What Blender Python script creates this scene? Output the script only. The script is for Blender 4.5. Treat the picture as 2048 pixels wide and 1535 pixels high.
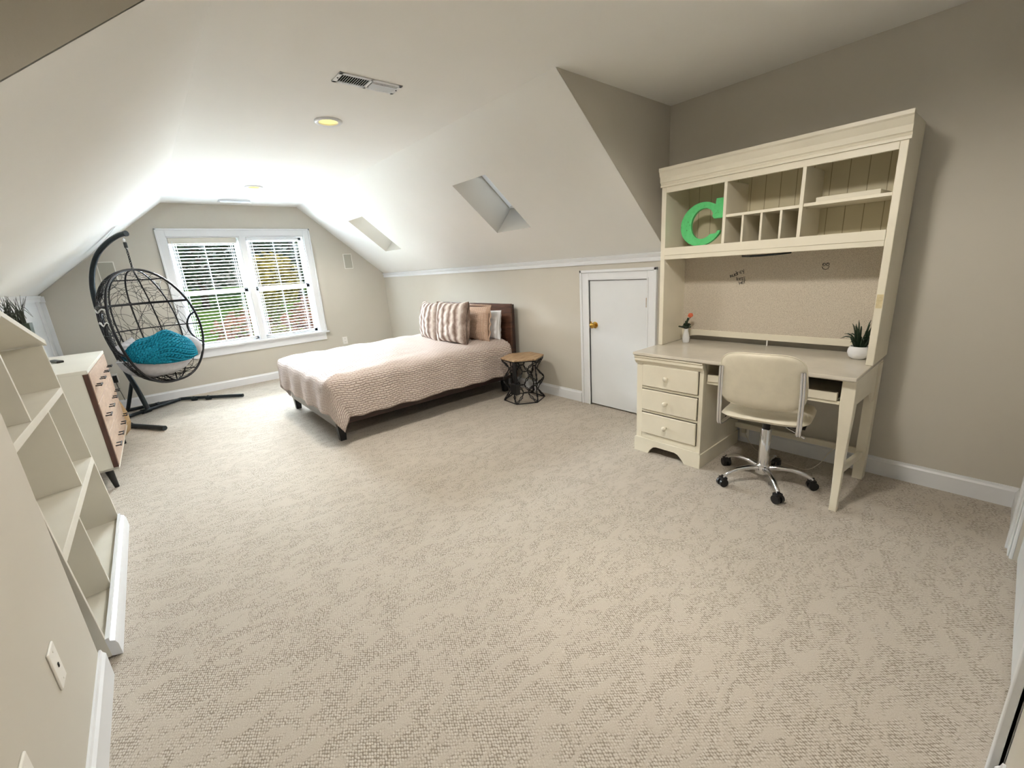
import bpy, bmesh, math, random
from mathutils import Vector, Matrix
R = random.Random(7)
pi = math.pi
for o in list(bpy.data.objects): bpy.data.objects.remove(o)
SC = bpy.context.scene
COL = SC.collection

# ------------------------------------------------------------------ camera
CH = 1.39
yaw, pitch, roll, fpx = 0.6929, 0.2672, -0.0684, 852.82
Fv = Vector((math.sin(yaw)*math.cos(pitch), math.cos(yaw)*math.cos(pitch), -math.sin(pitch)))
sv = Vector((math.cos(yaw), -math.sin(yaw), 0)); uv = sv.cross(Fv)
rv = math.cos(roll)*sv + math.sin(roll)*uv
tv = -math.sin(roll)*sv + math.cos(roll)*uv
cd = bpy.data.cameras.new('camera'); cam = bpy.data.objects.new('camera', cd); COL.objects.link(cam)
cam.matrix_world = Matrix(((rv.x, tv.x, -Fv.x, 0), (rv.y, tv.y, -Fv.y, 0), (rv.z, tv.z, -Fv.z, CH), (0, 0, 0, 1)))
cd.sensor_fit = 'HORIZONTAL'; cd.sensor_width = 36; cd.lens = fpx/2048*36; cd.clip_start = 0.02; cd.clip_end = 500
SC.camera = cam

# ------------------------------------------------------------------ view, world, lights
vs = SC.view_settings
SC.display_settings.display_device = 'sRGB'
vs.view_transform = 'Standard'; vs.look = 'None'; vs.gamma = 1; vs.use_curve_mapping = False
vs.exposure = 0.76
W = bpy.data.worlds.new('world'); SC.world = W; W.use_nodes = True
nt = W.node_tree; nt.nodes.clear()
wo = nt.nodes.new('ShaderNodeOutputWorld'); bg = nt.nodes.new('ShaderNodeBackground'); sky = nt.nodes.new('ShaderNodeTexSky')
sky.sky_type = 'NISHITA'; sky.sun_disc = False; sky.sun_elevation = math.radians(42); sky.sun_rotation = math.radians(120)
sky.air_density = 1.0; sky.dust_density = 2.0
bg.inputs[1].default_value = 0.08
nt.links.new(sky.outputs[0], bg.inputs[0]); nt.links.new(bg.outputs[0], wo.inputs[0])

def sun(name, rot, power, col, ang=1.0):
    l = bpy.data.lights.new(name, 'SUN'); l.energy = power; l.color = col; l.angle = math.radians(ang)
    o = bpy.data.objects.new(name, l); COL.objects.link(o); o.rotation_euler = rot; return o
sun('sun', Vector((-.82, -.2, .55)).to_track_quat('Z', 'Y').to_euler(), 1.3, (1, .95, .86))
def area(name, loc, target, sx, sy, power, col):
    l = bpy.data.lights.new(name, 'AREA'); l.shape = 'RECTANGLE'; l.size = sx; l.size_y = sy; l.energy = power; l.color = col
    o = bpy.data.objects.new(name, l); COL.objects.link(o); o.location = loc
    d = (Vector(target)-Vector(loc)).normalized(); o.rotation_euler = d.to_track_quat('-Z', 'Y').to_euler(); return o
# daylight from the open sky outside the gable window and above the two roof lights, plus an added fill from below
area('window_daylight', (1.25, 11.2, 3.75), (1.25, 6.5, 1.1), 5.0, 1.7, 8600, (.84, .93, 1.0))
area('lawn_bounce_fill', (1.25, 10.2, -1.15), (1.25, 5.2, 1.9), 4.6, 1.6, 1500, (.82, .93, 1.0))  # unseen fill lamp below the sill, added to brighten the ceiling like lawn bounce
area('skylight_daylight_near', (3.3, 3.25, 3.05), (2.0, 3.3, 1.3), .9, .9, 3, (.85, .92, 1.0))
area('skylight_daylight_far', (3.3, 5.85, 3.05), (2.0, 5.9, 1.3), .9, .9, 3, (.85, .92, 1.0))

# ------------------------------------------------------------------ helpers
class MB:
    def __init__(s): s.v = []; s.f = []; s.uv = None
    def add(s, vs, fs):
        n = len(s.v); s.v += [tuple(p) for p in vs]; s.f += [tuple(i+n for i in f) for f in fs]; return s
    def box(s, x0, x1, y0, y1, z0, z1, M=None):
        c = [Vector((x, y, z)) for x in (x0, x1) for y in (y0, y1) for z in (z0, z1)]
        if M is not None: c = [M @ p for p in c]
        return s.add(c, [(0, 1, 3, 2), (4, 6, 7, 5), (0, 4, 5, 1), (2, 3, 7, 6), (0, 2, 6, 4), (1, 5, 7, 3)])
    def prism(s, poly, f0, f1):
        """poly 2-D points, f0/f1 map (a,b) to 3-D for the two caps"""
        n = len(poly); a = [f0(*p) for p in poly]; b = [f1(*p) for p in poly]
        return s.add(a+b, [tuple(range(n)), tuple(range(2*n-1, n-1, -1))] + [(i, i+n, (i+1) % n+n, (i+1) % n) for i in range(n)])
    def px(s, poly, x0, x1): return s.prism(poly, lambda a, b: (x0, a, b), lambda a, b: (x1, a, b))
    def py(s, poly, y0, y1): return s.prism(poly, lambda a, b: (a, y0, b), lambda a, b: (a, y1, b))
    def pz(s, poly, z0, z1): return s.prism(poly, lambda a, b: (a, b, z0), lambda a, b: (a, b, z1))
    def tube(s, pts, r, n=8, closed=False):
        pts = [Vector(p) for p in pts]; m = len(pts)
        rr = r if isinstance(r, (list, tuple)) else [r]*m
        nrm = None; rings = []
        for i, p in enumerate(pts):
            a = pts[(i-1) % m] if (closed or i > 0) else p
            b = pts[(i+1) % m] if (closed or i < m-1) else p
            t = (b-a)
            if t.length < 1e-9: t = Vector((0, 0, 1))
            t.normalize()
            if nrm is None:
                h = Vector((0, 0, 1)) if abs(t.z) < .9 else Vector((1, 0, 0))
                nrm = (h - t*h.dot(t)).normalized()
            else:
                nrm = nrm - t*nrm.dot(t)
                if nrm.length < 1e-6: nrm = t.orthogonal()
                nrm.normalize()
            bn = t.cross(nrm)
            rings.append([p + rr[i]*(math.cos(2*pi*k/n)*nrm + math.sin(2*pi*k/n)*bn) for k in range(n)])
        vs = [q for g in rings for q in g]; fs = []
        for i in range(m if closed else m-1):
            j = (i+1) % m
            for k in range(n): fs.append((i*n+k, j*n+k, j*n+(k+1) % n, i*n+(k+1) % n))
        if not closed:
            fs.append(tuple(range(n-1, -1, -1))); fs.append(tuple((m-1)*n+k for k in range(n)))
        return s.add(vs, fs)
    def lathe(s, prof, n=24, M=None):
        vs = []; fs = []
        for r, z in prof:
            for k in range(n):
                p = Vector((r*math.cos(2*pi*k/n), r*math.sin(2*pi*k/n), z)); vs.append(M @ p if M else p)
        for i in range(len(prof)-1):
            for k in range(n): fs.append((i*n+k, i*n+(k+1) % n, (i+1)*n+(k+1) % n, (i+1)*n+k))
        if prof[0][0] > 1e-5: fs.append(tuple(range(n-1, -1, -1)))
        if prof[-1][0] > 1e-5: fs.append(tuple((len(prof)-1)*n+k for k in range(n)))
        return s.add(vs, fs)
    def grid(s, fn, nu, nv, flip=False):
        vs = [fn(i/nu, j/nv) for i in range(nu+1) for j in range(nv+1)]; fs = []
        for i in range(nu):
            for j in range(nv):
                a = i*(nv+1)+j; q = (a, a+nv+1, a+nv+2, a+1); fs.append(q[::-1] if flip else q)
        return s.add(vs, fs)
    def build(s, name, mat, parent=None, bevel=0, smooth=None, merge=False, solid=0, subsurf=0, recalc=True):
        me = bpy.data.meshes.new(name); me.from_pydata(s.v, [], s.f); me.update()
        bm = bmesh.new(); bm.from_mesh(me)
        if merge: bmesh.ops.remove_doubles(bm, verts=bm.verts, dist=1e-5)
        if recalc: bmesh.ops.recalc_face_normals(bm, faces=bm.faces)
        bm.to_mesh(me); bm.free()
        if smooth is not None:
            for p in me.polygons: p.use_smooth = True
            if smooth < 180: me.set_sharp_from_angle(angle=math.radians(smooth))
        o = bpy.data.objects.new(name, me); COL.objects.link(o)
        me.materials.append(mat)
        if bevel:
            b = o.modifiers.new('bevel', 'BEVEL'); b.width = bevel; b.segments = 2; b.limit_method = 'ANGLE'; b.angle_limit = math.radians(40)
        if solid:
            b = o.modifiers.new('solid', 'SOLIDIFY'); b.thickness = solid; b.offset = 0
        if subsurf:
            b = o.modifiers.new('sub', 'SUBSURF'); b.levels = subsurf; b.render_levels = subsurf
        if parent: o.parent = parent
        return o
def T(x=0, y=0, z=0, rx=0, ry=0, rz=0):
    return Matrix.Translation((x, y, z)) @ Matrix.Rotation(rz, 4, 'Z') @ Matrix.Rotation(ry, 4, 'Y') @ Matrix.Rotation(rx, 4, 'X')
def tag(o, label, cat, group=None):
    o['label'] = label; o['category'] = cat
    if group: o['group'] = group
    return o
def thing(name, label, cat, loc=(0, 0, 0), rz=0, group=None, rot=None):
    o = bpy.data.objects.new(name, None); COL.objects.link(o); o.location = loc; o.rotation_euler = rot or (0, 0, rz); o.empty_display_size = .1
    return tag(o, label, cat, group)
def struct(o):
    o['kind'] = 'structure'; return o
def copy_tree(o, parent=None):
    c = o.copy(); COL.objects.link(c)
    if parent is not None: c.parent = parent
    for ch in list(o.children): copy_tree(ch, c)
    return c

# ------------------------------------------------------------------ materials
def lin(c):
    return tuple(((v/255)/12.92 if v/255 <= .04045 else ((v/255+.055)/1.055)**2.4) for v in c)+(1,)
class Mat:
    def __init__(s, name, rgb, rough=.6, metal=0, spec=.5):
        s.m = bpy.data.materials.new(name); s.m.use_nodes = True; s.t = s.m.node_tree
        s.b = s.t.nodes['Principled BSDF']; s.b.inputs['Base Color'].default_value = lin(rgb)
        s.b.inputs['Roughness'].default_value = rough; s.b.inputs['Metallic'].default_value = metal
        s.b.inputs['Specular IOR Level'].default_value = spec
    def n(s, t, **k):
        x = s.t.nodes.new(t)
        for a, b in k.items():
            if a.startswith('i_'): x.inputs[a[2:].replace('_', ' ')].default_value = b
            else: setattr(x, a, b)
        return x
    def l(s, a, b): s.t.links.new(a, b)
    def coord(s, scale=(1, 1, 1), rot=(0, 0, 0), kind='Object'):
        tc = s.n('ShaderNodeTexCoord'); mp = s.n('ShaderNodeMapping'); mp.inputs['Scale'].default_value = scale; mp.inputs['Rotation'].default_value = rot
        s.l(tc.outputs[kind], mp.inputs[0]); return mp.outputs[0]
    def noise(s, co, scale, detail=3, rough=.55, dist=0):
        x = s.n('ShaderNodeTexNoise'); x.inputs['Scale'].default_value = scale; x.inputs['Detail'].default_value = detail; x.inputs['Roughness'].default_value = rough
        x.inputs['Distortion'].default_value = dist
        s.l(co, x.inputs['Vector']); return x.outputs['Fac']
    def ramp(s, fac, stops, interp='LINEAR'):
        r = s.n('ShaderNodeValToRGB'); r.color_ramp.interpolation = interp
        e = r.color_ramp.elements
        while len(e) < len(stops): e.new(.5)
        for k, (p, c) in zip(e, stops): k.position = p; k.color = lin(c) if len(c) == 3 else c
        s.l(fac, r.inputs[0]); return r.outputs[0]
    def color(s, out): s.l(out, s.b.inputs['Base Color']); return s
    def bump(s, h, strength=.3, dist=.01, prev=None):
        b = s.n('ShaderNodeBump'); b.inputs['Strength'].default_value = strength; b.inputs['Distance'].default_value = dist
        s.l(h, b.inputs['Height'])
        if prev is not None: s.l(prev, b.inputs['Normal'])
        s.l(b.outputs[0], s.b.inputs['Normal']); return b.outputs[0]
    def mixf(s, a, b, f):
        x = s.n('ShaderNodeMix'); x.data_type = 'FLOAT'
        if isinstance(f, (int, float)): x.inputs[0].default_value = f
        else: s.l(f, x.inputs[0])
        s.l(a, x.inputs[2]); s.l(b, x.inputs[3]); return x.outputs[0]
    def math(s, op, a, b=None):
        x = s.n('ShaderNodeMath'); x.operation = op
        for i, v in enumerate((a, b)):
            if v is None: continue
            if isinstance(v, (int, float)): x.inputs[i].default_value = v
            else: s.l(v, x.inputs[i])
        return x.outputs[0]
G3 = lambda v: (v, v, v)
def plain(name, rgb, rough=.6, metal=0, spec=.5, var=0, nscale=6, bump=0, bscale=200):
    m = Mat(name, rgb, rough, metal, spec); co = m.coord()
    if var:
        a = tuple(max(0, c-var) for c in rgb); b = tuple(min(255, c+var) for c in rgb)
        m.color(m.ramp(m.noise(co, nscale, 4), [(.3, a), (.7, b)]))
    if bump: m.bump(m.noise(co, bscale, 2), bump, .002)
    return m.m
M = {}
M['wall'] = plain('wall_paint', (202, 197, 186), .75, spec=.25, var=2, nscale=1.5, bump=.12, bscale=160)
M['ceil'] = plain('ceiling_paint', (241, 240, 236), .8, spec=.2, var=2, nscale=1.2, bump=.1, bscale=120)
M['trim'] = plain('trim_gloss', (230, 232, 235), .32, spec=.5, var=1, nscale=5)
M['slat'] = plain('blind_slat_white', (212, 216, 222), .5)
M['doorw'] = plain('door_white', (226, 229, 232), .42, var=2, nscale=3)
M['cream'] = plain('cream_painted_wood', (230, 223, 204), .38, var=4, nscale=5, bump=.05, bscale=60)
M['creamtop'] = plain('cream_desk_top', (212, 205, 191), .16, var=4, nscale=8)
M['vinyl'] = plain('cream_vinyl', (226, 218, 198), .45, var=5, nscale=14, bump=.25, bscale=90)
M['chrome'] = plain('chrome', (225, 225, 228), .08, 1)
M['blackpl'] = plain('black_plastic', (14, 14, 16), .4)
M['black'] = plain('black_metal', (18, 17, 20), .35, .3)
M['stand'] = plain('charcoal_green_powder_coat', (36, 44, 48), .35, .4, var=4, nscale=30)
M['brass'] = plain('brass', (205, 165, 85), .18, 1)
M['shelfw'] = plain('white_laminate', (216, 212, 200), .4, var=3, nscale=6)
M['cabw'] = plain('off_white_cabinet', (217, 213, 201), .45, var=2, nscale=5)
M['greyfab'] = plain('light_grey_fabric', (186, 184, 186), .9, spec=.1, var=7, nscale=30, bump=.5, bscale=260)
M['whitefab'] = plain('white_cotton', (232, 233, 236), .9, spec=.1, var=3, nscale=18, bump=.4, bscale=80)
M['tie'] = plain('white_tie', (236, 236, 232), .5)
M['plate'] = plain('outlet_plate', (238, 236, 230), .35)
M['grille'] = plain('speaker_grille', (178, 175, 162), .6, bump=.6, bscale=900)
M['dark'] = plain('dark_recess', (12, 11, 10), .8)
M['porc'] = plain('white_ceramic', (235, 236, 238), .15)
M['paper'] = plain('off_white_card', (224, 218, 200), .6)
M['leaf'] = plain('dark_green_leaf', (32, 52, 34), .5, var=10, nscale=40)
M['orange'] = plain('coral_petal', (232, 120, 84), .6, var=14, nscale=60)
M['pot'] = plain('dark_planter', (44, 58, 42), .5, var=14, nscale=25)
M['grassdry'] = plain('dark_green_blades', (52, 58, 46), .7, var=10, nscale=20)
M['remote'] = plain('black_remote_plastic', (20, 20, 22), .35)
M['wire'] = plain('white_cable', (214, 208, 192), .5)
M['crack'] = plain('grey_crack', (92, 90, 88), .9)
def wood(name, c1, c2, scale, rough=.35, bump=.05, axis=(1, 1, 1)):
    m = Mat(name, c1, rough); co = m.coord(axis)
    m.color(m.ramp(m.noise(co, scale, 6, .6, 1.2), [(.3, c1), (.7, c2)])); m.bump(m.noise(co, scale*2, 4), bump, .002); return m.m
M['espresso'] = wood('espresso_wood', (34, 20, 17), (66, 38, 30), 3, .3, axis=(1, 1, 12))
M['headb'] = wood('headboard_walnut', (58, 36, 28), (98, 66, 50), 3, .25, axis=(1, 1, 12))
M['greywood'] = wood('grey_brown_rail', (74, 66, 60), (110, 100, 90), 3, .35, axis=(1, 1, 10))
M['drawerwood'] = wood('pale_brown_drawer_wood', (168, 140, 118), (198, 172, 150), 5, .42, axis=(1, 1, 6))
M['walnutedge'] = wood('dark_walnut_edge', (62, 34, 24), (86, 50, 34), 5, .35, axis=(6, 6, 1))
M['tabletop'] = wood('weathered_table_wood', (140, 108, 78), (196, 168, 132), 7, .5, .2, axis=(1, 5, 1))
# bead-board back
m = Mat('bead_board_cream', (206, 194, 158), .5); co = m.coord((1, 1, 1))
sx = m.n('ShaderNodeSeparateXYZ'); m.l(co, sx.inputs[0])
fr = m.math('FRACT', m.math('MULTIPLY', sx.outputs[1], 11.5)); g = m.math('LESS_THAN', fr, .05)
m.color(m.ramp(g, [(0, (208, 199, 170)), (1, (160, 149, 118))])); m.bump(m.math('SUBTRACT', 1.0, g), .5, .004); M['bead'] = m.m
# pinboard fabric
m = Mat('speckled_pinboard_linen', (205, 194, 178), .9, spec=.1); co = m.coord()
a = m.noise(co, 320, 2, .6)
m.color(m.ramp(a, [(.32, (166, 154, 138)), (.5, (206, 196, 180)), (.7, (218, 209, 194))])); m.bump(a, .3, .002); M['pin'] = m.m
# green distressed metal
m = Mat('distressed_green_metal', (86, 196, 118), .45); co = m.coord()
m.color(m.ramp(m.noise(co, 26, 6, .7), [(.33, (70, 52, 36)), (.37, (88, 200, 120)), (.8, (110, 216, 140))])); m.bump(m.noise(co, 30, 4), .25, .003); M['green'] = m.m
# carpet
m = Mat('carpet', (205, 196, 182), .95, spec=.05); co = m.coord()
wv = m.n('ShaderNodeTexVoronoi'); wv.feature = 'F1'; wv.inputs['Scale'].default_value = 135; wv.inputs['Randomness'].default_value = .35
cow = m.coord((1.0, .7, 1), (0, 0, .55)); m.l(cow, wv.inputs['Vector'])
cell = m.ramp(wv.outputs['Distance'], [(.2, G3(255)), (.6, G3(70))])
sw = m.noise(m.coord((1, 2.2, 1), (0, 0, .9)), 8, 5, .6, 1.2)
swm = m.ramp(sw, [(.46, G3(0)), (.60, G3(255))])
fine = m.noise(co, 300, 3, .7)
mix = m.mixf(cell, fine, swm)
colr = m.ramp(mix, [(.05, (146, 136, 123)), (.45, (190, 181, 168)), (.8, (204, 197, 187))])
spk = m.ramp(m.noise(co, 90, 3, .8), [(.25, (150, 135, 118)), (.31, (255, 255, 255))])
mu = m.n('ShaderNodeMix'); mu.data_type = 'RGBA'; mu.blend_type = 'MULTIPLY'; mu.inputs[0].default_value = .5
m.l(colr, mu.inputs[6]); m.l(spk, mu.inputs[7]); m.color(mu.outputs[2])
b1 = m.bump(sw, .35, .02); b2 = m.bump(mix, .5, .004, b1); M['carpet'] = m.m
# quilt (uses the flat-sheet UV map)
def quilt_mat(name, c1, c2):
    m = Mat(name, c1, .75, spec=.25); co = m.coord((1, 1, 1), (0, 0, 0), 'UV')
    br = m.n('ShaderNodeTexBrick'); br.offset = .5; br.inputs['Scale'].default_value = 1
    br.inputs['Brick Width'].default_value = .052; br.inputs['Row Height'].default_value = .020; br.inputs['Mortar Size'].default_value = .006; br.inputs['Mortar Smooth'].default_value = .9
    nz = m.n('ShaderNodeTexNoise'); nz.inputs['Scale'].default_value = 9; m.l(co, nz.inputs['Vector'])
    va = m.n('ShaderNodeVectorMath'); va.operation = 'SCALE'; va.inputs['Scale'].default_value = .035; m.l(nz.outputs['Color'], va.inputs[0])
    vb = m.n('ShaderNodeVectorMath'); m.l(co, vb.inputs[0]); m.l(va.outputs[0], vb.inputs[1]); m.l(vb.outputs[0], br.inputs['Vector'])
    h = m.math('SUBTRACT', 1.0, br.outputs['Fac'])
    m.color(m.ramp(h, [(0, c1), (1, c2)])); m.bump(h, .8, .010); return m.m
M['quilt'] = quilt_mat('blush_seersucker_quilt', (192, 172, 163), (220, 206, 198))
# striped fur
m = Mat('striped_faux_fur', (190, 175, 165), .95, spec=.1); co = m.coord()
sx = m.n('ShaderNodeSeparateXYZ'); m.l(co, sx.inputs[0])
nz = m.noise(co, 9, 4, .6)
ph = m.math('ADD', m.math('MULTIPLY', sx.outputs[1], 62), m.math('MULTIPLY', nz, 3.2))
si = m.math('ADD', m.math('MULTIPLY', m.math('SINE', ph), .5), .5)
fz = m.noise(m.coord((1, 1, .3)), 120, 3, .7)
mixf = m.mixf(si, fz, .35)
m.color(m.ramp(mixf, [(.15, (124, 106, 96)), (.4, (176, 158, 148)), (.65, (206, 194, 188)), (.85, (236, 228, 220))]))
m.bump(mixf, 1.0, .02); M['fur'] = m.m
m = Mat('tan_quilted_cotton', (198, 170, 150), .8, spec=.2); co = m.coord()
wv1 = m.n('ShaderNodeTexWave'); wv1.bands_direction = 'Z'; wv1.inputs['Scale'].default_value = 22; wv1.inputs['Distortion'].default_value = 1.5; m.l(co, wv1.inputs['Vector'])
wv2 = m.n('ShaderNodeTexWave'); wv2.bands_direction = 'Y'; wv2.inputs['Scale'].default_value = 10; wv2.inputs['Distortion'].default_value = 1; m.l(co, wv2.inputs['Vector'])
hh = m.math('MULTIPLY', wv1.outputs['Fac'], wv2.outputs['Fac'])
m.color(m.ramp(hh, [(0, (186, 158, 138)), (1, (214, 190, 172))])); m.bump(hh, .7, .006); M['sham'] = m.m
m = Mat('teal_chunky_knit', (16, 112, 134), .85, spec=.15); co = m.coord()
m.color(m.ramp(m.noise(co, 60, 4), [(.3, (8, 88, 112)), (.7, (24, 132, 154))])); m.bump(m.noise(m.coord((1, 1, 1)), 150, 3), .5, .004); M['teal'] = m.m
m = Mat('woven_straw', (196, 164, 118), .8); co = m.coord()
wv1 = m.n('ShaderNodeTexWave'); wv1.bands_direction = 'Z'; wv1.inputs['Scale'].default_value = 30; wv1.inputs['Distortion'].default_value = 4; m.l(co, wv1.inputs['Vector'])
m.color(m.ramp(wv1.outputs['Fac'], [(0, (168, 134, 90)), (1, (214, 184, 138))])); m.bump(wv1.outputs['Fac'], .8, .006); M['straw'] = m.m
# glass
m = bpy.data.materials.new('window_glass'); m.use_nodes = True; t = m.node_tree; t.nodes.clear()
o = t.nodes.new('ShaderNodeOutputMaterial'); mx = t.nodes.new('ShaderNodeMixShader'); tr = t.nodes.new('ShaderNodeBsdfTransparent'); gl = t.nodes.new('ShaderNodeBsdfGlossy')
tr.inputs[0].default_value = (.97, .98, .98, 1); gl.inputs['Roughness'].default_value = .02; mx.inputs[0].default_value = .04
t.links.new(tr.outputs[0], mx.inputs[1]); t.links.new(gl.outputs[0], mx.inputs[2]); t.links.new(mx.outputs[0], o.inputs[0]); M['glass'] = m
m = bpy.data.materials.new('translucent_plastic'); m.use_nodes = True; t = m.node_tree; t.nodes.clear()
o = t.nodes.new('ShaderNodeOutputMaterial'); mx = t.nodes.new('ShaderNodeMixShader'); tr = t.nodes.new('ShaderNodeBsdfTranslucent'); gl = t.nodes.new('ShaderNodeBsdfDiffuse')
tr.inputs[0].default_value = (.9, .9, .9, 1); gl.inputs[0].default_value = (.9, .9, .9, 1); mx.inputs[0].default_value = .55
t.links.new(tr.outputs[0], mx.inputs[1]); t.links.new(gl.outputs[0], mx.inputs[2]); t.links.new(mx.outputs[0], o.inputs[0]); M['deflect'] = m
def emis(name, rgb, s):
    m = bpy.data.materials.new(name); m.use_nodes = True; t = m.node_tree; t.nodes.clear()
    o = t.nodes.new('ShaderNodeOutputMaterial'); e = t.nodes.new('ShaderNodeEmission'); e.inputs[0].default_value = lin(rgb); e.inputs[1].default_value = s
    t.links.new(e.outputs[0], o.inputs[0]); return m
M['bulb'] = emis('lit_lamp', (255, 226, 128), 1.25)
# outdoors
M['lawn'] = plain('lawn', (108, 150, 52), .9, spec=.1, var=22, nscale=2.5)
m = Mat('pine_straw', (150, 112, 92), .95, spec=.05); co = m.coord(); m.color(m.ramp(m.noise(co, 5, 5), [(.3, (118, 82, 66)), (.7, (186, 150, 132))])); M['mulch'] = m.m
M['shrub'] = plain('shrub_leaves', (120, 122, 58), .8, var=34, nscale=14)
M['shrubred'] = plain('reddish_shrub_leaves', (166, 112, 84), .8, var=34, nscale=14)
M['tree'] = plain('tree_leaves', (54, 82, 52), .85, var=22, nscale=5)
M['treey'] = plain('yellow_tree_leaves', (190, 170, 70), .85, var=24, nscale=5)
M['bark'] = plain('bark', (86, 68, 54), .9, var=14, nscale=12)

# ================================================================== STRUCTURE
Xr, Ye, Zc, Zk, XcR, XcL, YdR, YdL, Xl = 3.2385, 7.106, 2.4416, 1.426, 2.0276, .4528, 1.878, 1.905, -.852
XW, YB = -.403, -.165   # near left wall face, back wall face
mb = MB(); mb.box(-1.1, 3.5, -.5, 7.3, -.12, 0); struct(mb.build('floor', M['carpet']))
mb = MB()
mb.box(XcL, XcR, YB-.2, Ye+.15, Zc, Zc+.08); mb.box(XcR, Xr+.15, YB-.2, YdR, Zc, Zc+.08); mb.box(XW-.15, XcL, YB-.2, YdL, Zc, Zc+.08)
struct(mb.build('ceiling', M['ceil']))
# slopes: the right one is pierced by two skylight shafts
def rs(x): return Zc-(Zc-Zk)*(x-XcR)/(Xr-XcR)
nR = Vector((Zc-Zk, 0, Xr-XcR)).normalized()
SKY = [(3.038, 3.535), (5.650, 6.140)]; sx0, sx1 = 2.388, 2.877
ys = [YdR, SKY[0][0], SKY[0][1], SKY[1][0], SKY[1][1], Ye+.1]; xs = [XcR, sx0, sx1, Xr+.12]
mb = MB()
for i in range(5):
    for j in range(3):
        if j == 1 and i in (1, 3): continue
        x0, x1, y0, y1 = xs[j], xs[j+1], ys[i], ys[i+1]
        mb.add([(x0, y0, rs(x0)), (x1, y0, rs(x1)), (x1, y1, rs(x1)), (x0, y1, rs(x0))], [(0, 1, 2, 3)])
slope_r = struct(mb.build('ceiling_right', M['ceil'], merge=True))
D = .32
for i, (y0, y1) in enumerate(SKY):
    mb = MB(); e = [(sx0, y0), (sx1, y0), (sx1, y1), (sx0, y1)]
    lo = [Vector((x, y, rs(x))) for x, y in e]; hi = [p+nR*D for p in lo]
    # upper end flares to horizontal, lower end to vertical, as drywall shafts do
    #hi[0] += Vector((-.12, 0, .09)); hi[3] += Vector((-.12, 0, .09)); hi[1] += Vector((-.12, 0, .16)); hi[2] += Vector((-.12, 0, .16))
    mb.add(lo+hi, [(0, 1, 5, 4), (1, 2, 6, 5), (2, 3, 7, 6), (3, 0, 4, 7)])
    sh = struct(mb.build('trim_%d' % (10+i), M['wall' if i else 'wall'], merge=True))
    w = thing('skylight', ('skylight in the deep shaft nearest the desk, high on the right slope', 'skylight in the deep shaft nearest the gable window')[i], 'skylight')
    fr = MB(); q = [hi[k] for k in range(4)]; c = sum(q, Vector())/4
    for a, b in ((0, 1), (1, 2), (2, 3), (3, 0)): fr.tube([q[a]+(c-q[a])*.05, q[b]+(c-q[b])*.05], .022, 4)
    fr.build('frame', M['trim'], w)
    g = MB(); g.add([p + nR*.01 for p in q], [(0, 1, 2, 3)]); g.add([p + nR*.016 for p in q], [(3, 2, 1, 0)]); g.build('glass_pane', M['glass'], w)
    if i == 0:
        rl = MB(); a = lo[0]+nR*.30+Vector((.0, .49, 0)); b = lo[1]+nR*.30+Vector((.0, .012, 0)); rl.tube([a, b], .006, 5); rl.tube([a+nR*.04, b+nR*.04], .004, 5); rl.build('shade_track', M['stand'], w)
def ls(x): return Zc-(Zc-Zk)*(XcL-x)/(XcL-Xl)
mb = MB(); mb.add([(XcL, YdL, Zc), (Xl-.12, YdL, ls(Xl-.12)), (Xl-.12, Ye+.1, ls(Xl-.12)), (XcL, Ye+.1, Zc)], [(0, 1, 2, 3)])
struct(mb.build('ceiling_left', M['ceil']))
# right wall = knee wall + full-height wall behind the desk
mb = MB(); ox0, ox1, oz = 2.035, 2.655, 1.225
mb.box(Xr, Xr+.14, YB-.2, YdR, 0, Zc)
mb.px([(YdR, Zk), (ox0-.0, Zk), (ox0, 0), (YdR, 0)], Xr, Xr+.14)
mb.box(Xr, Xr+.14, ox0, ox1, oz, Zk+.12); mb.box(Xr, Xr+.14, ox1, Ye+.1, 0, Zk+.12); mb.box(Xr, Xr+.14, YdR, ox0, Zk, Zk+.12)
mb.box(Xr+.16, Xr+.2, ox0-.1, ox1+.1, 0, oz+.1)
struct(mb.build('wall_right', M['wall']))
mb = MB(); mb.py([(XcR+.004, Zc), (Xr+.1, Zc), (Xr+.1, rs(Xr+.1)+.004)], YdR-.002, YdR+.1); struct(mb.build('wall_right_dormer_cheek', M['wall']))
mb = MB(); mb.py([(XcL-.004, Zc), (XW-.12, Zc), (XW-.12, ls(XW-.12)+.004)], YdL-.002, YdL+.08); struct(mb.build('wall_left_dormer_cheek', M['wall']))
# left walls
mb = MB(); mb.box(XW-.5, XW, YB-.2, 1.995, 0, 1.775); mb.box(XW-.5, XW, YB-.2, YdL, 1.775, Zc); mb.box(Xl-.02, XW-.02, YdL+.02, 1.995, 0, 1.44)
struct(mb.build('wall_left', M['wall']))
mb = MB(); mb.box(Xl-.12, Xl, 1.9, Ye+.1, 0, Zk+.0); struct(mb.build('wall_left_knee', M['doorw']))
# end wall with window opening
wx0, wx1, wz0, wz1 = .412, 2.046, .612, 2.042
mb = MB()
for p in ([(Xl-.1, 0), (wx0, 0), (wx0, Zc+.02), (XcL, Zc+.02), (Xl-.1, ls(Xl-.1)+.02)], [(wx0, 0), (wx1, 0), (wx1, wz0), (wx0, wz0)],
          [(wx0, wz1), (wx1, wz1), (wx1, Zc+.02), (wx0, Zc+.02)], [(wx1, 0), (Xr+.1, 0), (Xr+.1, rs(Xr+.1)+.02), (XcR, Zc+.02), (wx1, rs(wx1)+.02)]):
    mb.py(p, Ye, Ye+.13)
struct(mb.build('wall_end', M['wall'], merge=False))
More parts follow.
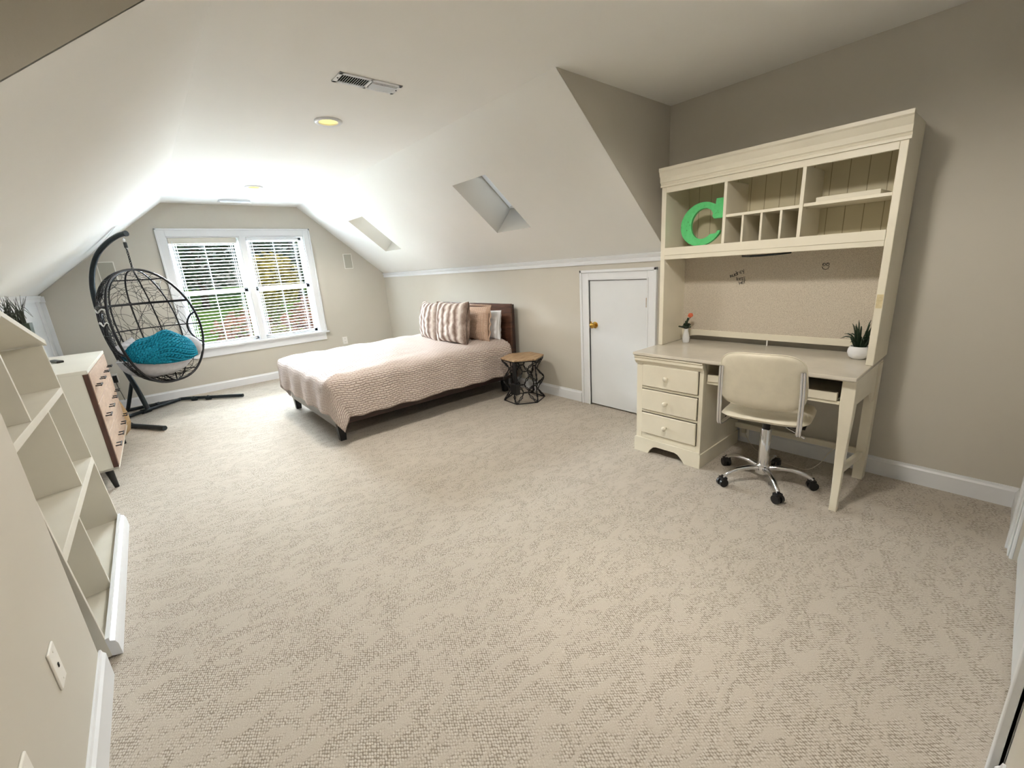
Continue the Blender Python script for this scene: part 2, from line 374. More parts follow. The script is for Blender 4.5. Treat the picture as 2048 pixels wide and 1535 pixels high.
# back wall (behind the camera's right shoulder) with a cased closet doorway
dx0, dx1 = 1.50, 2.66
mb = MB(); mb.box(XW-.1, dx0, YB-.12, YB, 0, Zc); mb.box(dx1, Xr+.1, YB-.12, YB, 0, Zc); mb.box(dx0, dx1, YB-.12, YB, 2.06, Zc)
struct(mb.build('wall_back', M['wall']))
# window
wn = bpy.data.objects.new('window_1', None); COL.objects.link(wn); wn.location = (1.23, Ye, .6); struct(wn)
wn['label'] = 'double hung twin window with white casing in the end wall'
def wl(mb, name, mat, **k):
    mb.v = [(x-1.23, y-Ye, z-.6) for x, y, z in mb.v]; return mb.build(name, mat, wn, **k)
mb = MB()
def casing_rect(mb, x0, x1, z0, z1, w, y, t, bottom=False, out=-1):
    mb.box(x0-w, x0, y-t, y, z0, z1+w); mb.box(x1, x1+w, y-t, y, z0, z1+w); mb.box(x0, x1, y-t, y, z1, z1+w)
    mb.box(x0-w, x0-w+.022, y-t-.012, y, z0, z1+w); mb.box(x1+w-.022, x1+w, y-t-.012, y, z0, z1+w); mb.box(x0-w, x1+w, y-t-.012, y, z1+w-.022, z1+w)
casing_rect(mb, wx0, wx1, wz0, wz1, .096, Ye, .018); wl(mb, 'casing', M['trim'], bevel=.003)
mb = MB(); mb.box(wx0-.13, wx1+.13, Ye-.055, Ye+.02, .588, .612); mb.box(wx0-.10, wx1+.08, Ye-.018, Ye, .475, .588); wl(mb, 'window_sill', M['trim'], bevel=.004)
mb = MB(); xm = 1.245
mb.box(xm-.045, xm+.045, Ye-.004, Ye+.13, wz0, wz1); mb.box(xm-.03, xm+.03, Ye-.016, Ye, wz0, wz1)
mb.box(wx0-.02, wx0+.012, Ye-.0, Ye+.13, wz0, wz1); mb.box(wx1-.012, wx1+.02, Ye, Ye+.13, wz0, wz1); mb.box(wx0, wx1, Ye, Ye+.13, wz1-.014, wz1+.01); mb.box(wx0, wx1, Ye, Ye+.13, wz0-.02, wz0+.01)
wl(mb, 'jamb', M['trim'], bevel=.002)
for a, b in ((wx0+.012, xm-.045), (xm+.045, wx1-.012)):
    for lo, hi, yy in ((wz0+.01, 1.345, Ye+.075), (1.315, wz1-.014, Ye+.100)):
        mb = MB(); w = .042
        mb.box(a, a+w, yy, yy+.024, lo, hi); mb.box(b-w, b, yy, yy+.024, lo, hi); mb.box(a, b, yy, yy+.024, lo, lo+w); mb.box(a, b, yy, yy+.024, hi-w, hi)
        s = wl(mb, 'sash', M['trim'], bevel=.002)
        g = MB(); g.box(a+w-.005, b-w+.005, yy+.010, yy+.014, lo+w-.005, hi-w+.005); g.v = [(x-1.23, y-Ye, z-.6) for x, y, z in g.v]; g.build('glass_pane', M['glass'], s)
# baseboards
def base(name, segs, h=.112, t=.016):
    mb = MB()
    for (x0, y0), (x1, y1), n in segs:   # n = outward normal (into room)
        a = Vector((x0, y0)); b = Vector((x1, y1)); n = Vector(n)
        prof = [(0, 0), (t, 0), (t, h-.022), (t*.55, h-.012), (t*.4, h), (0, h)]
        mb.prism(prof, lambda u, v: (a.x+n.x*u, a.y+n.y*u, v), lambda u, v: (b.x+n.x*u, b.y+n.y*u, v))
    return struct(mb.build(name, M['trim']))
base('baseboard_right', [((Xr, 2.775), (Xr, Ye), (-1, 0)), ((Xr, YB), (Xr, 1.93), (-1, 0))])
base('baseboard_end', [((Xl, Ye), (Xr, Ye), (0, -1))])
base('baseboard_left', [((XW, YB), (XW, 1.995+.016), (1, 0)), ((XW, 1.995), (Xl, 1.995), (0, 1))], .125)
base('baseboard_left_knee', [((Xl, 1.995), (Xl, Ye), (1, 0))])
base('baseboard_back', [((2.80, YB), (Xr, YB), (0, 1)), ((XW, YB), (1.38, YB), (0, 1))])
def rail(name, pts, nx):
    prof = [(0, -.066), (.010, -.066), (.013, -.040), (.010, -.034), (.016, -.026), (.024, -.008), (.026, 0), (.0, .004)]
    mb = MB(); (x0, y0), (x1, y1), z = pts
    n = Vector(nx); mb.prism(prof, lambda u, v: (x0+n.x*u, y0+n.y*u, z+v), lambda u, v: (x1+n.x*u, y1+n.y*u, z+v))
    return struct(mb.build(name, M['trim']))
rail('trim_1', ((Xr, YdR+.0), (Xr, Ye), Zk), (-1, 0))
rail('trim_2', ((Xl, 2.0), (Xl, Ye), Zk), (1, 0))
mb = MB(); mb.box(Xl, -.812, Ye-.014, Ye, .11, 1.35); mb.box(Xl, -.805, Ye-.026, Ye, 1.352, 1.418); mb.box(Xl, Xl+.012, Ye-.30, Ye-.28, .11, 1.36); struct(mb.build('trim_3', M['trim'], bevel=.002))
# fine settlement line running down the left slope beside the end wall
mb = MB(); P = [(-.855, 7.09), (-.66, 7.035), (-.45, 7.03), (-.32, 7.01), (-.24, 6.90), (-.17, 6.74), (-.10, 6.52), (-.03, 6.26)]
for i in range(len(P)-1):
    (xa, ya), (xb, yb) = P[i], P[i+1]; w = .011
    mb.add([(xa, ya-w, ls(xa)-.0015), (xb, yb-w, ls(xb)-.0015), (xb, yb+w, ls(xb)-.0015), (xa, ya+w, ls(xa)-.0015)], [(0, 1, 2, 3)])
struct(mb.build('trim_4', M['crack']))
# access door in the right knee wall
dn = bpy.data.objects.new('door_1', None); COL.objects.link(dn); dn.location = (Xr, 2.345, 0); struct(dn)
dn['label'] = 'small white attic access door with brass knob in the right knee wall'
def dl(mb, name, mat, **k):
    mb.v = [(x-Xr, y-2.345, z) for x, y, z in mb.v]; return mb.build(name, mat, dn, **k)
mb = MB(); a0, a1, az = 2.035, 2.655, 1.222; w = .092
for (y0, y1, z0, z1) in ((a0-w, a0, 0, az+w), (a1, a1+w+.01, 0, az+w), (a0, a1, az, az+w)): mb.box(Xr-.018, Xr, y0, y1, z0, z1)
for (y0, y1, z0, z1) in ((a0-w, a0-w+.024, 0, az+w), (a1+w-.014, a1+w+.01, 0, az+w), (a0-w, a1+w+.01, az+w-.024, az+w)): mb.box(Xr-.030, Xr-.01, y0, y1, z0, z1)
for (y0, y1, z0, z1) in ((a0-.014, a0, 0, az+.012), (a1, a1+.014, 0, az+.012), (a0, a1, az, az+.014)): mb.box(Xr-.024, Xr+.10, y0, y1, z0, z1)
dl(mb, 'casing', M['trim'], bevel=.003)
mb = MB(); mb.box(Xr-.004, Xr+.034, a0+.004, a1-.004, .014, az-.004); slab = dl(mb, 'door_slab', M['doorw'], bevel=.002)
def lath_x(prof, x, y, z, n=24): # axis toward -x
    return MB().lathe(prof, n, T(x-Xr, y-2.345, z, ry=-pi/2))
kb = lath_x([(0.0, 0), (.030, 0), (.031, .006), (.012, .010), (.011, .030), (.020, .036), (.027, .046), (.026, .058), (.015, .066), (0.001, .067)], Xr-.004, 2.592, .805).build('door_knob', M['brass'], dn, smooth=50)
mb = MB(); mb.box(Xr-.006, Xr+.002, 2.632, 2.655, .775, .835); dl(mb, 'strike_plate', M['brass'])
mb = MB(); mb.tube([(Xr-.008, 2.040, .985), (Xr-.008, 2.040, 1.065)], .007, 8); dl(mb, 'hinge', M['brass'])
mb = MB(); mb.tube([(Xr-.008, 2.040, .16), (Xr-.008, 2.040, .24)], .007, 8); dl(mb, 'hinge', M['brass'])
# closet doorway in the back wall
dn2 = bpy.data.objects.new('door_2', None); COL.objects.link(dn2); dn2.location = (2.1, YB, 0); struct(dn2); dn2['label'] = 'white cased closet door at the right edge, beside the camera'
def dl2(mb, name, mat, **k):
    mb.v = [(x-2.1, y-YB, z) for x, y, z in mb.v]; return mb.build(name, mat, dn2, **k)
mb = MB()
for x0, x1 in ((dx0-.10, dx0), (dx1, dx1+.12)): mb.box(x0, x1, YB, YB+.012, 0, 2.16); mb.box(x0+.02, x1-.02, YB+.012, YB+.018, 0, 2.14)
mb.box(dx1+.09, dx1+.12, YB, YB+.026, 0, 2.16); mb.box(dx0-.10, dx0-.07, YB, YB+.026, 0, 2.16); mb.box(dx0, dx1, YB, YB+.018, 2.06, 2.16)
dl2(mb, 'casing', M['trim'], bevel=.003)
mb = MB(); mb.box(dx0+.004, 2.078, YB-.05, YB-.012, .012, 2.05); mb.box(2.082, dx1-.004, YB-.05, YB-.012, .012, 2.05); dl2(mb, 'door_slab', M['doorw'], bevel=.003)
mb = MB(); mb.box(2.640, 2.668, YB-.012, YB+.006, .28, .37); dl2(mb, 'hinge', M['brass'])

# ================================================================== CEILING FITTINGS
def downlight(x, y, label, r=.092, cone=152, e=72):
    t = thing('recessed_ceiling_light', label, 'ceiling light', (x, y, Zc), 0, 'recessed ceiling lights')
    MB().lathe([(r*.66, .004), (r*.70, -.010), (r*.90, -.014), (r, -.006), (r, .0), (r*.98, .002)], 40).build('trim_ring', M['trim'], t, smooth=60)
    MB().lathe([(r*.66, -.0015), (.001, -.0015)], 32).build('lamp_lens', M['bulb'], t)
    l = bpy.data.lights.new('lamp_glow', 'SPOT'); l.energy = e; l.color = (1, .94, .85); l.spot_size = math.radians(cone); l.spot_blend = .45; l.shadow_soft_size = .13
    lo = bpy.data.objects.new('lamp_glow', l); COL.objects.link(lo); lo.parent = t; lo.location = (0, 0, -.02)
    return t
downlight(1.255, 3.30, 'lit recessed ceiling light beside the nearer air vent')
downlight(1.24, 5.765, 'lit recessed ceiling light beside the vent over the window')
downlight(1.255, .85, 'lit recessed ceiling light overhead, nearest the camera', cone=170, e=86)
def vent(x0, x1, y0, y1, label, deep):
    t = thing('air_vent', label, 'air vent', ((x0+x1)/2, (y0+y1)/2, Zc), 0); w, h = (x1-x0)/2, (y1-y0)/2
    mb = MB(); e = .022
    mb.box(-w, -w+e, -h, h, -.006, 0); mb.box(w-e, w, -h, h, -.006, 0); mb.box(-w, w, -h, -h+e, -.006, 0); mb.box(-w, w, h-e, h, -.006, 0); mb.box(-.008, .008, -h, h, -.006, 0)
    mb.build('frame', M['trim'], t, bevel=.002)
    mb = MB(); mb.box(-w+e, w-e, -h+e, h-e, -.0005, .0005); mb.build('backing', M['dark'], t)
    for sgn in (-1, 1):
        mb = MB(); n = 11
        for i in range(n):
            x = sgn*(.016+(w-e-.02)*(i+.5)/n); mb.box(-.0008, .0008, -h+e, h-e, -.0065, .0065, T(x, 0, -.005, ry=-sgn*(.75)))
        if sgn > 0 and deep:
            mb.box(.01, w-e, -h+e+.01, -h+e+.014, -.012, -.004)
        mb.build('louvres', M['trim'], t)
    for s in (-1, 1): MB().lathe([(.005, -.008), (.005, -.006)], 8, T(s*(w-.011), 0, 0)).build('screw', M['stand'], t)
    return t
vent(1.062, 1.425, 2.520, 2.655, 'white ceiling register with dark louvres on the near ceiling', True)
vent(1.02, 1.37, 6.72, 6.86, 'white ceiling register above the end window', False)
t = [o for o in COL.objects if o.name == 'air_vent.001'][0]
mb = MB(); mb.grid(lambda u, v: ((u-.5)*.34, -.07-.10*v, -.008-.035*math.sin(pi*v*.5)), 8, 6); mb.build('air_deflector', M['deflect'], t, smooth=180)
# wall speakers, outlets
def wallplate(name, lab, cat, x0, x1, z0, z1, mat, parts, y=Ye, wface='end', group=None):
    t = thing(name, lab, cat, ((x0+x1)/2, y, (z0+z1)/2), 0, group); w, h = (x1-x0)/2, (z1-z0)/2
    MB().box(-w, w, -.008, 0, -h, h).build(parts, mat, t, bevel=.002); return t, w, h
for (a, b, lab) in ((2.591, 2.728, 'square flush wall speaker to the right of the window'), (-.300, -.14, 'square flush wall speaker behind the hanging chair pole')):
    t, w, h = wallplate('wall_speaker', lab, 'speaker', a, b, 1.535, 1.765, M['plate'], 'frame', group='wall speakers')
    MB().box(-w+.01, w-.01, -.011, -.004, -h+.01, h-.01).build('grille', M['grille'], t)
def outlet(t, w, h):
    for s in (-1, 1):
        f = MB().box(-.017, .017, -.0105, -.006, s*.024-.014, s*.024+.014).build('socket', M['plate'], t, bevel=.002)
        mb = MB(); mb.box(-.008, -.005, -.0112, -.008, s*.024-.002, s*.024+.008); mb.box(.005, .008, -.0112, -.008, s*.024-.002, s*.024+.008); mb.build('slots', M['dark'], f)
t, w, h = wallplate('wall_outlet', 'white outlet on the end wall below the window corner, near the bed', 'outlet', 2.366, 2.443, .349, .469, M['plate'], 'cover_plate'); outlet(t, w, h)
t, w, h = wallplate('wall_outlet', 'white outlet behind the hanging chair with a black adapter in it', 'outlet', -.49, -.415, .33, .45, M['plate'], 'cover_plate')
outlet(t, w, h)
t = thing('power_adapter', 'black power adapter plugged in behind the hanging chair', 'adapter', (-.447, Ye-.011, .385))
MB().box(-.020, .022, -.032, -.001, -.045, .042).build('body', M['blackpl'], t, bevel=.004); MB().tube([(0, -.018, -.045), (.004, -.02, -.10), (.02, -.015, -.2), (.03, -.012, -.28)], .003, 6).build('cord', M['blackpl'], t)
# switch plates on the near left wall (face +x)
for y0, y1, lab, kind in ((1.548, 1.612, 'white wall plate with a small jack low on the left wall, nearer the bookcase', 1), (1.158, 1.225, 'white wall plate at the bottom left corner of the view', 2)):
    t = thing('wall_plate', lab, 'wall plate', (XW, (y0+y1)/2, .408)); w = (y1-y0)/2+.003
    MB().box(0, .0065, -w, w, -.060, .060).build('cover_plate', M['plate'], t, bevel=.003)
    MB().box(.006, .0085, -.004, .004, -.006, .006).build('jack', M['dark'], t)
    for s in (-1, 1): MB().lathe([(.003, 0), (.003, .0078), (.0005, .008)], 8, T(0, 0, s*.045, ry=pi/2)).build('screw', M['plate'], t)
# ================================================================== BLINDS
def blind(x0, x1, lab, head, ztop, zbot, n):
    t = thing('window_blind', lab, 'blind', ((x0+x1)/2, Ye+.035, ztop), 0, 'window blinds'); w = (x1-x0)/2; H = ztop-zbot
    MB().box(-w, w, -.028, .028, -head, 0).build('headrail', M['shelfw' if head > .05 else 'trim'], t, bevel=.003)
    mb = MB()
    for i in range(n):
        z = -head-.018-(H-head-.04)*i/(n-1)
        mb.grid(lambda u, v, z=z: ((2*u-1)*w, (v-.5)*.046, z+.003*math.cos((v-.5)*pi)-.004*(v-.5)), 1, 4)
    mb.build('slats', M['slat'], t, smooth=180, solid=.0022)
    MB().box(-w, w, -.024, .024, -H, -H+.018).build('bottom_rail', M['trim'], t, bevel=.003)
    mb = MB()
    for fx in (-.86, -.0, .86):
        for yy in (-.026, .026): mb.tube([(w*fx, yy, -head), (w*fx, yy, -H+.01)], .0016, 4)
    for fx in (-.92, -.8, .8): mb.tube([(w*fx, 0, -head), (w*fx, 0, -H+.01)], .0035, 4)
    mb.build('ladder_cords', M['trim'], t)
    mb = MB(); mb.tube([(-w*.9, -.034, -head*.6), (-w*.9, -.036, -.62)], .004, 6); mb.build('tilt_wand', M['trim'], t)
    return t
blind(wx0+.016, xm-.07, 'white slatted blind on the left half of the window', .068, wz1-.016, wz0+.03, 31)
blind(xm+.052, wx1-.075, 'white slatted blind on the right half of the window', .034, wz1-.018, wz0+.02, 32)

# ================================================================== DESK AND HUTCH (local frame: origin on floor at the wall, x from room to wall)
DT = .755   # desk top height
desk = thing('desk', 'cream painted desk with three drawers on the left and a curved right front leg', 'desk', (2.6, 1.08, 0))
def D_(mb): mb.v = [(x-2.6, y-1.08, z) for x, y, z in mb.v]; return mb
mb = MB(); mb.box(2.560, 3.205, .452, 1.722, DT-.020, DT); mb.box(2.572, 3.2, .462, 1.712, DT-.026, DT-.018)
D_(mb).build('desktop', M['creamtop'], desk, bevel=.006)
# cornice under the top over the drawer unit
prof = [(0, 0), (-.030, 0), (-.030, -.010), (-.022, -.018), (-.024, -.034), (-.012, -.050), (-.004, -.056), (-.004, -.062), (0, -.062)]
mb = MB(); mb.prism([(a, b) for a, b in prof], lambda a, b: (2.598+a, 1.222, DT-.024+b), lambda a, b: (2.598+a, 1.716, DT-.024+b))
mb.box(2.598, 3.18, 1.710, 1.720, DT-.085, DT-.024)
D_(mb).build('cornice', M['cream'], desk, smooth=25)
# drawer unit carcass
mb = MB(); mb.box(2.640, 3.19, 1.226, 1.245, .0, DT-.024); mb.box(2.640, 3.19, 1.693, 1.711, .0, DT-.024); mb.box(2.602, 2.64, 1.226, 1.711, .735, DT-.024); mb.box(3.17, 3.19, 1.24, 1.70, .05, DT-.03)
for z0, z1 in ((.672, .735), (.490, .506), (.314, .330), (.112, .150)): mb.box(2.603, 2.639, 1.252, 1.668, z0, z1)
for y0, y1 in ((1.225, 1.252), (1.668, 1.712)): mb.box(2.602, 2.64, y0, y1, .10, .735)
mb.box(2.61, 3.17, 1.24, 1.70, .10, .112)
D_(mb).build('cabinet_body', M['cream'], desk, bevel=.002)
mb = MB()
pl = [(1.216, 0), (1.325, 0), (1.345, .028), (1.375, .056), (1.40, .064), (1.54, .064), (1.565, .056), (1.590, .028), (1.605, 0), (1.720, 0), (1.720, .098), (1.712, .112), (1.224, .112), (1.216, .098)]
mb.px(pl, 2.588, 2.604); mb.box(2.594, 3.19, 1.708, 1.720, 0, .10); mb.box(2.594, 3.19, 1.217, 1.226, 0, .10)
D_(mb).build('plinth', M['cream'], desk, bevel=.002)
for z0, z1 in ((.511, .667), (.335, .486), (.155, .309)):
    mb = MB(); mb.box(2.590, 2.606, 1.257, 1.663, z0, z1); mb.box(2.606, 3.12, 1.27, 1.65, z0+.01, z1-.02)
    d = D_(mb).build('drawer', M['cream'], desk, bevel=.005)
    MB().lathe([(0, .0), (.008, .0), (.007, .010), (.010, .016), (.0165, .022), (.0175, .029), (.013, .035), (.001, .037)], 20, T(2.590-2.6, 1.470-1.08, (z0+z1)/2, ry=-pi/2)).build('knob', M['cream'], d, smooth=60)
# keyboard tray between drawers and leg
mb = MB(); mb.box(2.655, 3.10, .520, 1.220, .583, .592); mb.box(2.640, 2.656, .518, 1.222, .583, .601)
D_(mb).build('tray_support', M['cream'], desk, bevel=.002)
mb = MB(); mb.box(2.645, 3.08, .535, 1.215, .602, .612); mb.box(2.632, 2.652, .535, 1.215, .602, .648); D_(mb).build('keyboard_tray', M['cream'], desk, bevel=.003)
mb = MB(); mb.box(3.10, 3.12, .50, 1.225, .58, DT-.03); mb.box(2.64, 3.1, .508, .514, .60, DT-.03); D_(mb).build('tray_opening_shade', M['dark'], desk)  # near-black panels put the shade of the tray opening into colour
# front leg: sabre profile in x, tapered
def legprof():
    L = []
    for z, x, w in ((.732, 2.600, .062), (.60, 2.600, .064), (.53, 2.603, .060), (.42, 2.609, .052), (.30, 2.611, .047), (.20, 2.607, .043), (.10, 2.597, .039), (0, 2.588, .038)): L.append((z, x, w))
    return L
mb = MB(); L = legprof(); vs = []; fs = []
yc = [.486, .485, .484, .484, .484, .482, .479, .478]; wy = [.058, .060, .056, .048, .042, .038, .035, .034]
for (z, x, w), c, q in zip(L, yc, wy): vs += [(x, c-q/2, z), (x+w, c-q/2, z), (x+w, c+q/2, z), (x, c+q/2, z)]
for i in range(len(L)-1):
    for k in range(4): fs.append((i*4+k, i*4+(k+1) % 4, i*4+4+(k+1) % 4, i*4+4+k))
fs += [(0, 1, 2, 3), tuple(len(vs)-4+k for k in (3, 2, 1, 0))]
mb.add(vs, fs); D_(mb).build('front_leg', M['cream'], desk, smooth=35, bevel=.003)
mb = MB(); mb.box(3.085, 3.155, .4485, .500, 0, DT-.03); D_(mb).build('rear_leg', M['cream'], desk, bevel=.003)
mb = MB(); mb.px  # side apron with a sloped lower edge
mb.py([(2.659, DT-.0215), (3.20, DT-.0215), (3.20, .50), (3.156, .50), (3.08, .50), (3.0, .575), (2.659, .590)], .4575, .472); D_(mb).build('side_apron', M['cream'], desk, bevel=.002)
mb = MB(); mb.py([(2.625, .255), (2.62, .215), (3.10, .140), (3.10, .178)], .466, .488)
D_(mb).build('side_stretcher', M['cream'], desk, bevel=.002)
mb = MB(); mb.box(3.145, 3.165, .48, 1.24, .135, .172); D_(mb).build('back_stretcher', M['cream'], desk, bevel=.002)

HX = 2.872
hutch = thing('desk_hutch', 'tall cream hutch with cubbyholes and a linen pinboard standing on the desk', 'hutch', (3.0, 1.08, DT))
def H_(mb): mb.v = [(x-3.0, y-1.08, z-DT) for x, y, z in mb.v]; return mb
for y0, y1 in ((.448, .481), (1.678, 1.711)):
    mb = MB(); mb.py([(HX, DT+.001), (3.215, DT+.001), (3.215, 1.955), (HX, 1.955)], y0, y1); H_(mb).build('side_panel', M['cream'], hutch, bevel=.003)
prof = [(0, -.118), (-.010, -.118), (-.010, -.106), (-.006, -.102), (-.010, -.092), (-.016, -.088), (-.018, -.060), (-.026, -.046), (-.030, -.026), (-.037, -.018), (-.037, 0), (0, 0)]
mb = MB(); mb.prism(prof, lambda a, b: (HX+a, .440, 1.960+b), lambda a, b: (HX+a, 1.716, 1.960+b))
mb.box(HX-.002, 3.215, .448, 1.711, 1.945, 1.958); H_(mb).build('crown_moulding', M['cream'], hutch, smooth=25)
mb = MB(); mb.box(HX, HX+.02, .481, 1.678, 1.805, 1.845); H_(mb).build('top_rail', M['cream'], hutch, bevel=.002)
mb = MB(); mb.box(HX, HX+.02, .481, 1.678, 1.367, 1.446); mb.box(HX-.004, HX+.02, .481, 1.678, 1.395, 1.446); H_(mb).build('lower_rail', M['cream'], hutch, bevel=.003)
mb = MB(); mb.box(HX+.02, 3.19, .481, 1.678, 1.425, 1.444); H_(mb).build('bottom_shelf', M['cream'], hutch)
mb = MB(); mb.box(3.19, 3.205, .481, 1.678, 1.36, 1.95); H_(mb).build('back_board', M['bead'], hutch)
for y in (1.280, .864):
    mb = MB(); mb.box(HX, 3.19, y-.009, y+.009, 1.444, 1.81); H_(mb).build('divider', M['cream'], hutch, bevel=.0015)
mb = MB(); mb.box(HX+.004, 3.19, .873, 1.271, 1.600, 1.616); H_(mb).build('middle_shelf', M['cream'], hutch, bevel=.0015)
mb = MB(); mb.box(HX+.01, 3.19, .481, .855, 1.603, 1.620); mb.box(2.93, 2.94, .849, .855, 1.594, 1.604); mb.box(2.93, 2.94, .481, .487, 1.594, 1.604); H_(mb).build('right_shelf', M['cream'], hutch, bevel=.0015)
for y in (1.171, 1.066, .962):
    mb = MB(); mb.box(HX+.008, 3.19, y-.006, y+.006, 1.444, 1.600); H_(mb).build('slot_divider', M['cream'], hutch, bevel=.001)
mb = MB(); mb.box(3.165, 3.20, .481, 1.678, .828, 1.37); pb = H_(mb).build('pinboard', M['pin'], hutch)
rl = [(.481, .762), (.50, .764), (.53, .78), (.56, .792), (.62, .796), (1.55, .796), (1.60, .790), (1.64, .774), (1.655, .762), (1.678, .762), (1.678, .838), (.481, .838)]
mb = MB(); mb.px(rl, 3.155, 3.17); H_(mb).build('back_rail', M['cream'], hutch, bevel=.002)
MB().box(3.16-3.0, 3.165-3.0, 1.065-1.08, 1.072-1.08, .002, .045).build('rail_pin', M['plate'], hutch)
mb = MB(); mb.tube([(3.19, 1.28, 1.362), (3.14, 1.26, 1.357), (3.06, 1.18, 1.355), (3.05, 1.10, 1.355), (3.1, 1.02, 1.358), (3.17, .98, 1.362)], .006, 6); H_(mb).build('light_cable', M['stand'], hutch)
mb = MB(); mb.box(HX-.0012, HX+.001, .451, .477, 1.06, 1.13); H_(mb).build('peeled_paint_patch', plain('peeled_paint', (206, 190, 150), .8, var=14, nscale=60), hutch)
# handwriting on the board: strokes in (right, up) units
GL = {'a': [[(.1, .8), (.0, .1)], [(.0, .1), (.3, .75), (.55, .05)], [(.12, .38), (.46, .36)]], 'u': [[(0, .7), (.05, .2), (.25, .02), (.45, .2), (.5, .7)], [(.5, .7), (.52, 0)]],
      'd': [[(.5, 1.1), (.5, 0)], [(.5, .2), (.25, 0), (.02, .25), (.15, .6), (.5, .5)]], 'r': [[(.05, .7), (.05, 0)], [(.05, .4), (.2, .65), (.42, .68)]],
      'e': [[(.02, .35), (.45, .4), (.4, .68), (.15, .66), (.0, .3), (.15, .02), (.45, .08)]], 'y': [[(0, .7), (.22, .2)], [(.5, .75), (.15, -.35)]],
      'k': [[(.05, 1.0), (.05, 0)], [(.45, .7), (.08, .35), (.48, 0)]], 'l': [[(.15, 1.0), (.15, 0)]], 'i': [[(.15, .65), (.15, 0)], [(.0, .65), (.32, .65)], [(0, 0), (.32, 0)]],
      's': [[(.45, .68), (.12, .7), (.08, .42), (.42, .3), (.4, .03), (.02, .02)]], 'h': [[(.05, .9), (.05, 0)], [(.5, .62), (.5, 0)], [(.05, .38), (.5, .36)]]}
mb = MB()
def word(w, y0, z0, sz, ang, adv=.62):
    x = 0
    for ch in w:
        for st in GL[ch]:
            pts = []
            for a, b in st:
                px = (x+a)*sz; pz = b*sz; c, s = math.cos(ang), math.sin(ang)
                pts.append((3.1655, y0-(px*c-pz*s), z0+px*s+pz*c))
            mb.tube(pts, .0023, 5)
        x += adv if ch not in 'il' else adv*.66
word('audrey', 1.338, 1.214, .027, .40); word('keis', 1.296, 1.194, .026, .12); word('her', 1.276, 1.166, .027, .30)
H_(mb); hw = mb.build('handwriting', M['blackpl'], pb)
mb = MB()
for cy in (.797, .778): mb.tube([(3.1655, cy+.007*math.cos(a), 1.280+.008*math.sin(a)) for a in [2*pi*k/12 for k in range(12)]], .0022, 5, closed=True)
mb.tube([(3.1655, .802, 1.280), (3.1655, .800, 1.284)], .004, 5); mb.tube([(3.1655, .782, 1.285), (3.1655, .780, 1.289)], .004, 5)
mb.tube([(3.1655, .806, 1.268), (3.1655, .800, 1.256), (3.1655, .786, 1.250), (3.1655, .774, 1.256), (3.1655, .770, 1.270)], .002, 5)
H_(mb); 
hw = mb.build('smiley_doodle', M['blackpl'], pb)
# things on the hutch and desk
def arc(cx, cz, rx, rz, a0, a1, n): return [(cx+rx*math.cos(math.radians(a0+(a1-a0)*i/n)), cz+rz*math.sin(math.radians(a0+(a1-a0)*i/n))) for i in range(n+1)]
# slab-serif letter C in (right, up); right = -y
o_ = arc(-.015, .142, .143, .146, 52, 305, 34); i_ = arc(.005, .142, .082, .108, 292, 66, 30)
Cp = [(.070, .250), (.092, .262), (.097, .290), (.142, .290), (.142, .158), (.085, .158)]
poly = arc(.0, .140, .145, .140, 55, 322, 40) + [(.126, .070), (.130, .088), (.114, .088), (.104, .072)] + arc(.010, .142, .082, .098, 312, 52, 32) + [(.072, .200), (.070, .182), (.082, .166), (.143, .166), (.143, .290), (.086, .290), (.084, .268)]
t = thing('letter_c_sign', 'distressed green metal letter C leaning in the left cubbyhole', 'letter sign', (2.955, 1.473, 1.4445), rot=(0, math.radians(7), 0))
MB().prism(poly, lambda a, b: (0, -a, b), lambda a, b: (.022, -a, b)).build('letter_face', M['green'], t)
t['label'] = 'distressed green metal letter C leaning in the left cubbyhole'
t = thing('flat_box', 'flat off-white card box lying on the right hutch shelf', 'box', (3.02, .672, 1.6205))
MB().box(-.11, .15, -.14, .135, 0, .024).build('box_body', M['paper'], t, bevel=.002)
t = thing('bud_vase', 'small white bud vase with a coral flower at the left end of the desk', 'vase', (3.05, 1.588, DT+.001))
MB().lathe([(.001, 0), (.022, .0), (.026, .01), (.027, .035), (.019, .070), (.014, .090), (.017, .104), (.014, .104), (.011, .09), (.001, .085)], 24).build('vase_body', M['porc'], t, smooth=60)
def leafmesh(mb, M_, L, w, cup=.25):
    for s in range(1):
        mb.grid(lambda u, v: tuple(M_ @ Vector(((v-.5)*w*math.sin(pi*min(1, max(.03, u)))**.8*1, (abs(v-.5)*2)**1*w*.25, u*L*math.cos(u*cup)))), 6, 4)
mb = MB(); mb.tube([(0, 0, .09), (.005, -.004, .15), (.012, -.022, .19)], .002, 5); mb.tube([(0, 0, .09), (.0, .0, .14)], .002, 5); mb.build('stem', M['leaf'], t)
mb = MB()
for k, (az, el, L, w) in enumerate(((1.7, 1.15, .065, .042), (-1.4, 1.2, .070, .042), (0.3, .2, .085, .045), (2.4, .9, .055, .036), (-2.6, 1.3, .06, .036), (-.3, 1.25, .05, .034), (3.0, .25, .06, .04))):
    leafmesh(mb, T(0, 0, .102) @ Matrix.Rotation(az, 4, 'Z') @ Matrix.Rotation(el, 4, 'X') , L, w)
mb.build('leaves', M['leaf'], t, smooth=180, solid=.001)
mb = MB()
for k in range(16):
    a = k*2.4; el = .25+.9*(k/16)
    leafmesh(mb, T(.012, -.022, .180+.012*(1-k/16)) @ Matrix.Rotation(a, 4, 'Z') @ Matrix.Rotation(el, 4, 'X'), .040, .032, .9)
mb.build('petals', M['orange'], t, smooth=180, solid=.0008)
t = thing('potted_succulent', 'round white pot with spiky dark green leaves at the right end of the desk', 'potted plant', (3.03, .545, DT+.001))
